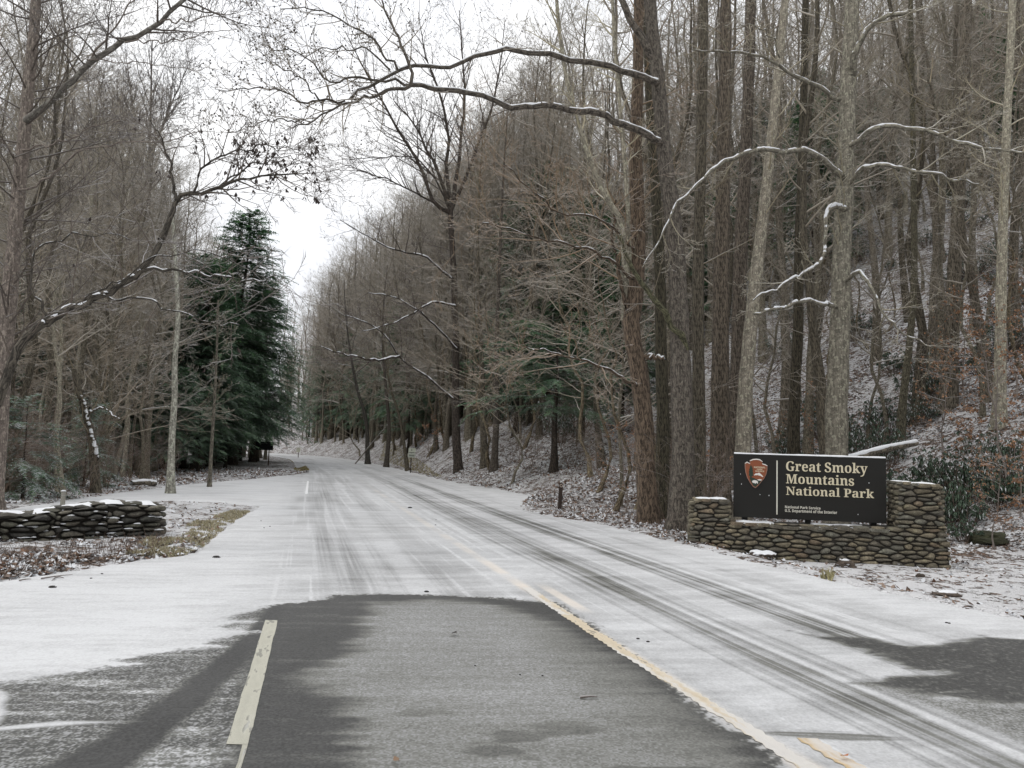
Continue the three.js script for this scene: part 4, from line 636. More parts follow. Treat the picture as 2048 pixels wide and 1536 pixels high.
{ // dark board on a post in front of the hemlocks
  const p = foot(536, 56), t = thing('information_sign', 'wide dark board sign on a thin post before the hemlock trees, left of the road', 'sign', p); const s = 56 / FPX; t.rotation.y = 0.05;
  const post = rounded(0.07, 46 * s, 0.06); post.translate(0, 22 * s, -0.06); part('post', post, flat(0.11, 0.075, 0.05), t); const b = rounded(34 * s, 15 * s, 0.05); b.translate(-9 * s, 38 * s, 0); part('sign_panel', b, flat(0.012, 0.013, 0.015), t);
  for (const [x, y, w, h] of [[-9, 45.8, 34, 1.2], [-9, 30.3, 34, 0.9], [7.6, 38, 1.0, 15]]) { const f = rounded(w * s, h * s, 0.03, 0.004); f.translate(x * s, y * s, 0.03); part('frame', f, flat(0.03, 0.026, 0.025), t); } const l = rounded(22 * s, 0.7 * s, 0.008, 0.002); l.translate(-7 * s, 43 * s, 0.03); part('printed_line', l, flat(0.12, 0.12, 0.12), t);
}
{ const p = foot(125, 18.6), t = thing('utility_marker', 'pale grey utility marker post standing behind the low wall', 'marker post', p); const s = 18.6 / FPX, g = new THREE.CylinderGeometry(4.2 * s, 4.6 * s, 30 * s, 16); g.translate(0, 13 * s, 0); part('post_body', g, flat(0.30, 0.29, 0.25), t); const c = new THREE.SphereGeometry(5.1 * s, 14, 8, 0, Math.PI * 2, 0, Math.PI / 2); c.scale(1, 0.55, 1); c.translate(0, 28 * s, 0); part('cap', c, snowMat, t); const b = new THREE.TorusGeometry(4.3 * s, 0.5 * s, 6, 16); b.rotateX(Math.PI / 2); b.translate(0, 20 * s, 0); part('band', b, flat(0.42, 0.42, 0.38), t); }
function rock(label, p, sx, sy, sz, seed, mat, snowy, turn = 0) {
  const t = thing('rock', label, 'rock', p); t.rotation.y = turn; const mk = (grow, lim) => { const g = new THREE.IcosahedronGeometry(1, 4), q = g.attributes.position; for (let i = 0; i < q.count; i++) { let x = q.getX(i), y = q.getY(i), z = q.getZ(i); const n = 0.78 + 0.42 * fbm(x * 1.6 + seed, y * 1.6 + z * 1.3 + seed, 3) + 0.12 * Math.sign(fbm(x * 2 + z, y * 2.2 + seed, 2) - 0.5); x *= n; y *= n; z *= n; if (grow) { const up = sstep(lim, lim + 0.3, y + 0.3 * (fbm(x * 3, z * 3 + seed, 2) - 0.5)); y += up * grow - (1 - up) * 0.12; x *= lerp(0.93, 1.0, up); z *= lerp(0.93, 1, up); } q.setXYZ(i, x * sx, y * sy, z * sz); } g.computeVertexNormals(); return g; };
  part('stone_body', mk(0), mat, t); if (snowy) part('snow_cover', mk(0.16, snowy), snowMat, t); return t;
}
const rockMat = new THREE.MeshStandardMaterial({ color: new THREE.Color().setRGB(0.15, 0.115, 0.095), map: stoneTex, bumpMap: stoneTex, bumpScale: 0.02, roughness: 0.9 });
const mossMat = new THREE.MeshStandardMaterial({ color: new THREE.Color().setRGB(0.06, 0.062, 0.032), map: stoneTex, bumpMap: stoneTex, bumpScale: 0.03, roughness: 0.95 });
rock('reddish rounded rock lying in front of the sign wall', foot(1690, 13.9).add(V(0, 0.04, 0)), 0.19, 0.10, 0.14, 3, rockMat, 0.62);
rock('snow covered flat slab against the middle of the sign wall', foot(1522, 14.3).add(V(0, 0.06, 0)), 0.28, 0.09, 0.2, 5, rockMat, 0.1);
rock('small brown stone in the snow right of the reddish rock', foot(1842, 12.9).add(V(0, 0.02, 0)), 0.075, 0.045, 0.06, 8, rockMat, 0);
rock('dark mossy boulder on the slope right of the sign wall', foot(1975, 16.6).add(V(0, -0.02, 0)), 0.5, 0.2, 0.4, 11, mossMat, 0);
rock('brown clod of earth in the snow near the right road edge', foot(1890, 11.2).add(V(0, 0, 0)), 0.22, 0.06, 0.13, 14, rockMat, 0.7);
function logOf(name, label, a, b, ra, rb, snow) { const t = thing(name, label, 'log', a.clone()); const pts = smooth([V(0, 0, 0), b.clone().sub(a).multiplyScalar(0.5).add(V(0, 0.04, 0)), b.clone().sub(a)], 14), R = pts.map((_, i) => lerp(ra, rb, i / 14)); const m = new MB(); m.tube(pts, R, 10, COLS.brown, 0, 0.2); part('trunk', m.geo(), barkMat[1], t); if (snow) { const s = new MB(); s.tube(pts.map((p, i) => p.clone().add(V(0, R[i] * 0.45, 0))), R.map((q, i) => q * (0.72 + 0.2 * fbm(i * 0.7, 2, 2))), 8, [0.8, 0.82, 0.85]); part('snow_ridge', s.geo(), snowMat, t); } return t; }
{ const a = at(1692, 921, 20), b = at(1832, 886, 22.5); logOf('fallen_log', 'snow topped fallen log lying uphill behind the right end of the park sign', a, b, 0.11, 0.085, 1); }
{ const a = foot(690, 60).add(V(0.4, 0.2, -2)), b = at(775, 850, 60); logOf('fallen_log', 'thin fallen pole leaning on the bank behind the white road sign', a, b, 0.055, 0.03, 1); }
{ const a = at(310, 968, 27), b = at(262, 972, 26); a.y = H(a.x, a.z) + 0.1; b.y = H(b.x, b.z) + 0.12; logOf('fallen_log', 'short snowy log at the edge of the woods left of the hemlocks', a, b, 0.1, 0.08, 1); }

// ---------------------------------------------------------------- single trees of the photograph, each along its own trunk and limbs
// path: [px, py, distance] down to up; widths in metres at the two ends
const path3 = (list) => list.map(([x, y, d]) => at(x, y, d));
function ownTree(name, label, o) {
  const r = rng(o.seed), t = thing(name, label, o.category ?? 'tree', V(0, 0, 0), o.group), tm = new MB(), cm = new MB(), tips = o.balls || o.leaves ? [] : null;
  const ctrl = path3(o.trunk); if (o.foot !== false) { const f = ctrl[0]; f.y = H(f.x, f.z) - 0.15; }
  const origin = ctrl[0].clone(); t.position.copy(origin); const rel = (L) => L.map((p) => p.sub(origin));
  const N = o.n ?? 26, pts = smooth(rel(ctrl), N), R = pts.map((_, k) => lerp(o.w[0], o.w[1], Math.pow(k / N, 0.85)) / 2 * (1 + (o.flare ?? 0.6) * Math.exp(-k / N * (o.flareK ?? 26))) * (1 + 0.08 * (fbm(k * 0.8 + o.seed, 2, 2) - 0.5)));
  tm.tube(pts, R, o.sides ?? 14, o.col, 0, o.rough ?? 0.22); part('trunk', tm.geo(), barkMat[o.bark ?? 0], t);
  const twig = o.twig ?? [o.col[0] * 0.95, o.col[1] * 0.93, o.col[2] * 0.8], P = o.P ?? [null, { n: o.n1 ?? 16, ang: o.ang ?? 0.95, abs: o.l1 ?? 2.2, up: o.up ?? 0.2, segs: 5, sides: 4, wob: 0.35, rad: o.r1 ?? 0.025, flatten: o.flat ?? 0.2, bias: 0.05 }, { n: 6, ang: 0.75, len: 0.45, up: 0.12, segs: 4, sides: 3, wob: 0.35, flatten: 0.2 }, { n: 4, ang: 0.7, len: 0.45, up: 0.1, segs: 2, sides: 3, wob: 0.35 }, { ...TWIG, n: 4, rad: o.tw ?? 0.006 }];
  twigsOn(cm, pts, R, 1, P, r, twig, o.snow ?? 0.6, tips, o.from ?? 0.3, 6);
  for (const L of o.limbs ?? []) {
    const lp = smooth(rel(path3(L.p)), L.n ?? 18); const lj = r() * 50; lp.forEach((q, k) => { if (k && k < lp.length - 1) { q.x += 0.13 * (fbm(k * 0.7 + lj, 1, 2) - 0.5); q.y += 0.16 * (fbm(k * 0.7 + lj, 9, 2) - 0.5); q.z += 0.12 * (fbm(k * 0.7 + lj, 5, 2) - 0.5); } }); const lr = lp.map((_, k) => lerp(L.w[0], L.w[1], Math.pow(k / (lp.length - 1), 0.8)) / 2 * (1 + 0.12 * (fbm(k * 0.7 + L.w[0] * 99, 5, 2) - 0.5))), lm = new MB();
    lm.tube(lp, lr, 8, L.col ?? o.col, 0, 0.15); const lo = part('limb', lm.geo(), barkMat[L.bark ?? o.bark ?? 0], t);
    if (L.snow) { const sm = new MB(); let seg = [], sr = []; const flush = () => { if (seg.length > 1) { sr[0] *= 0.3; sr[sr.length - 1] *= 0.3; sm.tube(seg, sr, 6, [0.8, 0.82, 0.85]); } seg = []; sr = []; };
      const fine = smooth(lp.map((p) => p.clone()), (lp.length - 1) * 3); for (let k = 0; k < fine.length; k++) { const q = lerp(0, lp.length - 1, k / (fine.length - 1)), a = lr[q | 0], w = a * (0.62 + 0.3 * r()) * L.snow; if (fbm(k * 0.31 + L.w[0] * 50, 3, 3) < 0.29) { seg.push(fine[k].clone().add(V(0, a * 0.5, 0))); sr.push(a * 0.12); continue; } seg.push(fine[k].clone().add(V(0, a * 0.62, 0))); sr.push(w); } flush();
      part('snow_ridge', sm.geo(), snowMat, lo); }
    const Q = L.P ?? P; if (!L.bare) twigsOn(cm, lp, lr, 1, [null, { ...Q[1], n: L.tw ?? 8, abs: L.l ?? Q[1].abs, ...(L.q ?? {}) }, ...Q.slice(2)], r, twig, o.snow ?? 0.6, tips, L.from ?? 0.25, 4);
  }
  part('crown', cm.geo(), twigMat, t);
  if (o.balls && tips.length) { const m = new THREE.InstancedMesh(new THREE.IcosahedronGeometry(0.0145, 1), new THREE.MeshStandardMaterial({ color: new THREE.Color().setRGB(0.05, 0.042, 0.035), roughness: 1 }), Math.floor(tips.length * o.balls)), M = new THREE.Matrix4(); for (let k = 0; k < m.count; k++) { const p = tips[Math.floor(k / o.balls)]; M.makeTranslation(p.x + (r() - 0.5) * 0.06, p.y - 0.04 * r(), p.z + (r() - 0.5) * 0.06); m.setMatrixAt(k, M); } m.name = 'seed_balls'; m.userData.kind = 'stuff'; t.add(m); }
  if (o.leaves) { const lm = new MB(); for (const p of tips) if (o.leaves(p.clone().add(origin), r)) for (let h = 0; h < 2; h++) { const a = r() * 6.3, d = V(Math.cos(a) * 0.5, -1, Math.sin(a) * 0.35).normalize(), s = V(-Math.sin(a), 0.1, Math.cos(a)).multiplyScalar(0.016 + 0.012 * r()), e = p.clone().addScaledVector(d, 0.055 + 0.045 * r()), m = p.clone().addScaledVector(d, 0.055).add(V(0.02, 0, 0.02)); lm.quad(p, m.clone().add(s), e, m.clone().sub(s), [0.045, 0.03, 0.025], V(Math.cos(a), 0.3, Math.sin(a))); } part('dead_leaves', lm.geo(), leafMat, t); }
  return t;
}
// right side, from the road inwards
ownTree('bare_tree', 'brown trunk with a swollen knee, nearest the road, left of the sign', { seed: 11, col: [0.315, 0.232, 0.173], bark: 1, w: [0.5, 0.24], flare: 0.25, trunk: [[1298, 1022, 18.6], [1290, 900, 18.6], [1284, 800, 18.6], [1270, 700, 18.6], [1261, 655, 18.6], [1270, 600, 18.6], [1276, 480, 18.6], [1271, 300, 18.7], [1276, 140, 18.9], [1278, -60, 19.2]], n1: 16, l1: 1.6, from: 0.45, limbs: [
  { p: [[1262, 660, 18.6], [1240, 560, 18.3], [1225, 470, 18.1], [1232, 400, 18.0], [1262, 600, 18.2]].slice(0, 4), w: [0.14, 0.05], snow: 0, tw: 8 }, { p: [[1290, 712, 18.5], [1312, 716, 18.2], [1330, 718, 18.1]], w: [0.1, 0.07], snow: 1, bare: true }, { p: [[1268, 560, 18.5], [1180, 500, 17.6], [1060, 470, 17], [960, 445, 16.5]], w: [0.08, 0.02], snow: 0.8, tw: 12 }, { p: [[1275, 775, 18.5], [1230, 745, 18], [1150, 715, 17.4], [1040, 690, 16.8]], w: [0.09, 0.02], snow: 0.9, tw: 12, l: 1.4 }, { p: [[1272, 500, 18.5], [1200, 440, 17.5], [1110, 420, 16.8], [1010, 330, 16]], w: [0.07, 0.02], snow: 0.8, tw: 12 } ] });
const gum = ownTree('sweetgum_tree', 'tall grey tree whose two snowy limbs reach left over the road', { seed: 12, col: [0.262, 0.225, 0.195], bark: 0, w: [0.54, 0.27], n: 34, trunk: [[1362, 1040, 17.4], [1366, 900, 17.4], [1362, 760, 17.4], [1357, 600, 17.4], [1346, 440, 17.4], [1328, 300, 17.5], [1316, 160, 17.5], [1302, 30, 17.6], [1296, -90, 17.7]], n1: 14, l1: 1.6, from: 0.4, balls: 0.22, P: [null, { n: 12, ang: 0.95, abs: 1.1, up: 0.2, segs: 5, sides: 4, wob: 0.4, rad: 0.014, flatten: 0.2, bias: 0.05 }, { n: 4, ang: 0.8, len: 0.42, up: 0.15, segs: 4, sides: 3, wob: 0.4 }, { ...TWIG, n: 4, len: 0.4, rad: 0.0055 }], limbs: [
  { p: [[1322, 285, 17.4], [1270, 258, 16.9], [1200, 228, 16.3], [1100, 216, 15.6], [1050, 216, 15.2], [985, 200, 14.8], [900, 180, 14.4], [820, 170, 14.0]], w: [0.17, 0.085], snow: 0.95, tw: 5, l: 1.0, n: 26 },
  { p: [[822, 170, 14.0], [770, 186, 13.8], [700, 205, 13.5], [640, 232, 13.2], [585, 256, 13.0]], w: [0.075, 0.02], snow: 0.8, tw: 16, l: 0.9, from: 0.1 },
  { p: [[822, 170, 14.0], [760, 158, 13.8], [700, 155, 13.6], [680, 158, 13.5], [655, 165, 13.4], [640, 140, 13.3], [610, 108, 13.1], [540, 100, 12.9]], w: [0.06, 0.015], snow: 0.5, tw: 16, l: 0.8, from: 0.1 },
  { p: [[690, 203, 13.5], [650, 202, 13.3], [606, 204, 13.1], [580, 190, 13], [500, 175, 12.8], [440, 180, 12.6]], w: [0.05, 0.012], snow: 0.4, tw: 20, l: 0.75, from: 0.05 },
  { p: [[600, 240, 13], [560, 238, 12.9], [520, 245, 12.8], [455, 265, 12.6]], w: [0.03, 0.01], snow: 0.3, tw: 10, l: 0.6 },
  { p: [[638, 200, 13.2], [600, 160, 13], [560, 130, 12.9], [500, 90, 12.7], [440, 120, 12.5]].slice(0, 4), w: [0.03, 0.01], tw: 14, l: 0.7, from: 0.1 },
  { p: [[1316, 165, 17.4], [1270, 148, 16.8], [1200, 128, 16.3], [1130, 115, 15.8], [1070, 106, 15.5], [1024, 100, 15.2], [960, 115, 14.9], [890, 132, 14.5], [810, 138, 14.2], [745, 168, 13.9], [700, 198, 13.6]], w: [0.16, 0.05], snow: 0.95, tw: 8, l: 1.1, n: 30 },
  { p: [[822, 170, 14.0], [822, 140, 14.1], [805, 90, 14.3], [780, 40, 14.5], [750, -20, 14.7]], w: [0.07, 0.03], tw: 14, l: 0.8, from: 0.1 },
  { p: [[795, 140, 14.1], [760, 95, 14.0], [720, 62, 13.9], [670, 35, 13.7], [600, 15, 13.5], [560, 18, 13.4]], w: [0.05, 0.015], tw: 18, l: 0.8, from: 0.1 },
  { p: [[780, 140, 14.1], [745, 105, 14], [700, 98, 13.8], [640, 100, 13.6], [590, 130, 13.4]], w: [0.04, 0.012], tw: 14, l: 0.7 },
  { p: [[1312, 120, 17.5], [1285, 80, 17.4], [1250, 20, 17.3], [1215, -70, 17.2], [1195, -150, 17.1]], w: [0.2, 0.1], snow: 0.3, tw: 5 },
  { p: [[1372, 700, 17.3], [1350, 655, 17.1], [1300, 590, 16.9], [1262, 530, 16.7], [1240, 470, 16.6]], w: [0.17, 0.08], snow: 0.35, tw: 9, l: 1.2, col: COLS.moss } ] });
ownTree('bare_tree', 'thick furrowed brown trunk standing just behind the sign, left of the pale leaning tree', { seed: 13, col: [0.33, 0.27, 0.215], bark: 1, w: [0.55, 0.3], trunk: [[1440, 985, 21], [1440, 850, 21], [1442, 600, 21], [1446, 350, 21.2], [1450, 150, 21.4], [1452, -60, 21.6]], n1: 12, l1: 1.6, from: 0.4 });
ownTree('bare_tree', 'grey brown trunk half hidden behind the thick brown one at the sign', { seed: 14, col: [0.255, 0.210, 0.173], bark: 1, w: [0.5, 0.34], trunk: [[1470, 960, 24], [1474, 800, 24], [1482, 500, 24], [1494, 250, 24.2], [1504, -60, 24.6]], n1: 12, l1: 1.6, from: 0.4 });
ownTree('bare_tree', 'pale smooth leaning trunk rising behind the left edge of the park sign', { seed: 15, col: [0.44, 0.395, 0.33], bark: 2, w: [0.44, 0.2], trunk: [[1484, 930, 20], [1490, 800, 20], [1503, 640, 20], [1516, 520, 20.1], [1530, 400, 20.3], [1548, 230, 20.6], [1562, 90, 21], [1576, -60, 21.3]], n1: 12, l1: 1.4, from: 0.45, flare: 0.2 });
ownTree('sycamore_tree', 'big grey trunk with bent snowy limbs on both sides, rising behind the park sign', { seed: 16, col: [0.352, 0.323, 0.270], bark: 2, w: [0.6, 0.36], n: 34, flare: 0.15, trunk: [[1672, 940, 19.6], [1674, 800, 19.6], [1681, 640, 19.6], [1684, 500, 19.6], [1690, 380, 19.6], [1694, 250, 19.6], [1700, 110, 19.7], [1706, -60, 19.9]], n1: 18, l1: 1.3, from: 0.4, limbs: [
  { p: [[1684, 352, 19.4], [1650, 325, 19.0], [1610, 305, 18.7], [1550, 301, 18.3], [1490, 305, 17.9], [1450, 325, 17.6], [1400, 368, 17.3], [1350, 410, 17.0], [1325, 470, 16.9], [1285, 535, 16.8]], w: [0.16, 0.03], snow: 1.0, tw: 6, l: 0.9, n: 30 },
  { p: [[1700, 290, 19.4], [1735, 262, 19.0], [1785, 250, 18.7], [1850, 262, 18.4], [1920, 285, 18.1], [1980, 303, 17.8], [2070, 300, 17.5]], w: [0.13, 0.05], snow: 0.95, tw: 10, l: 1.1 },
  { p: [[1700, 368, 19.4], [1725, 342, 19.0], [1765, 331, 18.7], [1830, 340, 18.5], [1890, 355, 18.2], [1960, 369, 18]], w: [0.12, 0.035], snow: 1.0, tw: 8, l: 1.0 },
  { p: [[1692, 418, 19.4], [1672, 413, 19.1], [1656, 428, 19.0], [1650, 462, 18.9], [1651, 500, 18.9], [1632, 528, 18.8], [1600, 550, 18.6], [1560, 570, 18.4], [1505, 602, 18.1]], w: [0.14, 0.03], snow: 1.25, tw: 6, l: 0.9, n: 30 },
  { p: [[1672, 614, 19.4], [1645, 606, 19.0], [1600, 606, 18.7], [1550, 618, 18.4], [1508, 628, 18.2]], w: [0.11, 0.06], snow: 1.15, bare: true },
  { p: [[1690, 562, 19.4], [1706, 548, 19.1], [1722, 548, 18.9], [1742, 580, 18.7], [1760, 612, 18.6], [1780, 645, 18.5], [1815, 672, 18.3], [1865, 695, 18]], w: [0.12, 0.02], snow: 0.9, tw: 6, l: 0.9 },
  { p: [[1704, 150, 19.5], [1712, 100, 19.2], [1735, 60, 19.0], [1775, 32, 18.8], [1818, 25, 18.6]], w: [0.18, 0.1], snow: 0.85, tw: 6 },
  { p: [[1680, 200, 19.5], [1640, 178, 19.2], [1590, 152, 19], [1540, 122, 18.7], [1480, 105, 18.4], [1385, 99, 18]], w: [0.12, 0.04], snow: 0.9, tw: 8, l: 1.0 },
  { p: [[1560, 116, 18.7], [1540, 70, 18.5], [1500, 52, 18.3], [1450, 55, 18.1]], w: [0.05, 0.02], snow: 0.5, tw: 6, l: 0.8 } ] });
ownTree('bare_tree', 'dark straight trunk right of the sycamore, behind the right pillar and the log', { seed: 17, col: COLS.brown, bark: 1, w: [0.52, 0.34], trunk: [[1893, 890, 26], [1897, 780, 26], [1906, 600, 26], [1918, 380, 26.3], [1928, 180, 26.6], [1934, -60, 27]], n1: 16, l1: 2, from: 0.35, limbs: [{ p: [[1912, 420, 26.2], [1900, 330, 25.8], [1880, 240, 25.4], [1855, 160, 25.1]], w: [0.16, 0.07], tw: 8 }] });
ownTree('bare_tree', 'pale grey slim trunk near the right edge of the photo', { seed: 18, col: COLS.pale, bark: 2, w: [0.34, 0.2], trunk: [[1998, 900, 23], [2000, 760, 23], [2003, 560, 23], [2010, 330, 23.1], [2020, 120, 23.3], [2028, -60, 23.5]], n1: 16, l1: 1.8, from: 0.35 });
ownTree('bare_tree', 'lichen spotted thin pale stem leaning left over the brown trunk', { seed: 19, col: COLS.pale, bark: 2, w: [0.17, 0.07], foot: false, flare: 0, trunk: [[1250, 640, 18.9], [1240, 440, 17.8], [1212, 395, 17.6], [1180, 320, 17.4], [1152, 230, 17.2], [1128, 130, 17.0], [1115, 20, 16.8], [1110, -60, 16.7]], n1: 14, l1: 1.1, from: 0.2 });
ownTree('bare_tree', 'thin pale mottled stem crossing the top left of the grove, before the brown trunk', { seed: 20, col: COLS.pale, bark: 2, w: [0.12, 0.08], foot: false, flare: 0, trunk: [[1272, 700, 19.1], [1262, 600, 18.9], [1256, 430, 18.1], [1246, 280, 18.0], [1232, 120, 17.9], [1222, -60, 17.8]], n1: 10, l1: 1.0, from: 0.4 });
ownTree('bare_tree', 'mossy dark trunk between the brown trunk and the tall grey one', { seed: 21, col: [0.150, 0.132, 0.090], bark: 1, w: [0.36, 0.22], trunk: [[1325, 985, 20], [1326, 850, 20], [1322, 700, 20], [1320, 560, 20], [1312, 400, 20.1], [1300, 200, 20.3], [1290, -60, 20.6]], n1: 12, l1: 1.5, from: 0.4 });
ownTree('bare_tree', 'dark trunk directly right of the tall grey one, before the grove', { seed: 22, col: COLS.dark, bark: 1, w: [0.36, 0.26], trunk: [[1400, 980, 20.5], [1398, 800, 20.5], [1396, 600, 20.5], [1402, 300, 20.8], [1408, -60, 21.2]], n1: 12, l1: 1.5, from: 0.35 });
ownTree('bare_tree', 'short dark leaning trunk on the slope left of the sycamore', { seed: 23, col: [0.150, 0.128, 0.090], bark: 1, w: [0.42, 0.2], trunk: [[1585, 870, 25.5], [1590, 780, 25.5], [1596, 660, 25.5], [1598, 500, 25.7], [1606, 250, 26], [1612, -60, 26.4]], n1: 14, l1: 1.6, from: 0.35 });
ownTree('bare_tree', 'slender mossy trunk leaning right, upslope of the fallen log', { seed: 24, col: [0.210, 0.188, 0.135], bark: 0, w: [0.26, 0.14], trunk: [[1798, 885, 25], [1806, 800, 25], [1820, 680, 25], [1828, 560, 25.2], [1826, 300, 25.5], [1820, -60, 26]], n1: 14, l1: 1.6, from: 0.35 });
// along the far right bank
ownTree('bare_tree', 'slim dark trunk by the road that forks into many stems high against the sky', { seed: 25, col: [0.150, 0.120, 0.102], bark: 1, twig: [0.10, 0.08, 0.07], snow: 0.12, w: [0.5, 0.3], flare: 0.35, trunk: [[917, 945, 43], [912, 860, 43], [911, 700, 43], [908, 560, 43], [903, 470, 43], [900, 410, 43]], n1: 12, l1: 2.4, from: 0.5, tw: 0.009, limbs: [
  ...[[[900, 425, 43], [868, 405, 42.6], [840, 330, 42.3], [800, 265, 42], [760, 195, 41.6], [725, 130, 41.3], [690, 62, 41]], [[900, 415, 43], [885, 370, 42.6], [850, 290, 42.2], [818, 235, 42], [790, 205, 41.8], [785, 190, 41.7]], [[902, 412, 43], [893, 340, 43], [897, 270, 43], [880, 190, 43], [850, 110, 43], [838, 30, 43]], [[904, 405, 43], [915, 345, 43.3], [922, 270, 43.5], [930, 190, 43.8], [925, 100, 44], [918, 20, 44.2]], [[902, 420, 43], [925, 370, 43.5], [955, 290, 44], [985, 210, 44.5], [1000, 130, 45], [1010, 40, 45.4]], [[868, 405, 42.6], [830, 385, 42], [780, 360, 41.5], [730, 345, 41], [690, 330, 40.6]], [[900, 420, 43], [865, 350, 43.4], [825, 315, 43.6], [770, 315, 43.8], [700, 320, 44]]].map((p, i) => ({ p, w: [i < 5 ? 0.26 : 0.12, 0.04], tw: i < 5 ? 24 : 18, l: 2.8, from: 0.12, q: { up: 0.4, ang: 0.7, rad: 0.04 } })), ...[[[912, 612, 42.6], [870, 606, 41.5], [815, 632, 40.5], [770, 652, 39.8], [725, 662, 39.2]], [[908, 800, 42.6], [850, 750, 41.5], [800, 715, 40.6], [765, 665, 40], [690, 630, 39]], [[800, 712, 40.6], [760, 720, 40], [700, 712, 39.4], [640, 692, 38.8]], [[905, 560, 42.8], [850, 515, 41.5], [790, 500, 40.4], [730, 470, 39.4], [680, 440, 38.8]], [[915, 700, 42.8], [860, 640, 41.6], [800, 600, 40.6], [735, 585, 40]]].map((p) => ({ p, w: [0.14, 0.035], snow: 1.15, tw: 12, l: 1.8, from: 0.15, q: { rad: 0.03 } })) ] });
ownTree('bare_tree', 'dark trunk just right of the forked one beside the road', { seed: 26, col: COLS.dark, bark: 1, w: [0.42, 0.05], trunk: [[970, 955, 41], [967, 860, 41], [962, 700, 41], [955, 500, 41], [960, 360, 41.5], [966, 270, 42]], n1: 34, l1: 2.6, from: 0.3, tw: 0.007 });
ownTree('bare_tree', 'straight slim trunk at the road edge, third of the three dark ones', { seed: 27, col: [0.180, 0.150, 0.128], bark: 0, w: [0.36, 0.05], trunk: [[987, 955, 39], [992, 860, 39], [993, 700, 39], [1000, 500, 39.2], [1008, 330, 39.5], [1015, 230, 40]], n1: 34, l1: 2.4, from: 0.3, tw: 0.007 });
ownTree('bare_tree', 'curved thin trunk on the bank above the white road sign', { seed: 28, col: [0.195, 0.165, 0.143], bark: 0, w: [0.38, 0.05], trunk: [[774, 893, 62], [778, 860, 62], [772, 780, 62], [765, 690, 62], [768, 600, 62.5], [775, 530, 63]], n1: 24, l1: 3.2, from: 0.3, tw: 0.011, r1: 0.04 });
ownTree('bare_tree', 'leaning trunk on the far bank, top tilted left', { seed: 29, col: [0.165, 0.150, 0.135], bark: 0, w: [0.44, 0.05], trunk: [[738, 880, 70], [732, 840, 70], [715, 780, 70], [700, 700, 70], [690, 610, 70.5], [688, 560, 71]], n1: 24, l1: 3.4, from: 0.25, tw: 0.012, r1: 0.045 });
ownTree('bare_tree', 'thin stem slanting left behind the white road sign', { seed: 30, col: COLS.dark, bark: 0, w: [0.3, 0.04], trunk: [[818, 890, 55], [800, 840, 55], [780, 770, 55], [768, 700, 55], [760, 620, 55]], n1: 18, l1: 2.6, from: 0.3, tw: 0.01 });
// left side
ownTree('bare_tree', 'tall lichened grey trunk at the left edge that forks to the upper right', { seed: 41, col: [0.367, 0.307, 0.277], bark: 2, w: [0.42, 0.2], n: 32, trunk: [[-22, 1030, 17], [-4, 860, 17], [10, 690, 17], [22, 560, 17], [36, 400, 17], [46, 300, 17], [58, 160, 17], [68, 60, 17], [76, -80, 17]], n1: 46, l1: 2.4, ang: 1.15, up: 0.25, from: 0.25, snow: 0.3, twig: [0.125, 0.105, 0.09], tw: 0.006, limbs: [
  { p: [[52, 240, 16.9], [90, 210, 16.7], [150, 155, 16.4], [205, 105, 16.2], [260, 75, 16], [320, 40, 15.8], [380, -10, 15.6], [420, -60, 15.5]], w: [0.16, 0.07], tw: 12, l: 1.8, snow: 0, col: [0.300, 0.277, 0.255] },
  { p: [[160, 145, 16.4], [210, 80, 16.2], [260, 10, 16], [290, -50, 15.9]], w: [0.05, 0.02], tw: 8, l: 1.2 }, { p: [[320, 45, 15.8], [390, 40, 15.5], [440, 25, 15.3], [485, 15, 15.1]], w: [0.04, 0.01], tw: 8, l: 0.9 }, { p: [[250, 85, 16], [340, 80, 15.7], [420, 65, 15.5], [480, 60, 15.3]], w: [0.035, 0.01], tw: 8, l: 0.8 }, { p: [[175, 120, 16.2], [280, 128, 15.8], [360, 134, 15.5], [430, 140, 15.3]], w: [0.03, 0.01], tw: 8, l: 0.8 },
  { p: [[36, 380, 16.9], [90, 360, 16.4], [150, 308, 16], [230, 286, 15.6], [330, 280, 15.2], [410, 262, 14.9]], w: [0.06, 0.015], tw: 14, l: 1.2 }, { p: [[46, 300, 16.9], [120, 282, 16.5], [200, 250, 16.1], [280, 240, 15.8]], w: [0.05, 0.015], tw: 12, l: 1.2 }, { p: [[40, 360, 16.9], [20, 300, 16.6], [-30, 260, 16.3]], w: [0.06, 0.03], tw: 8 } ] });
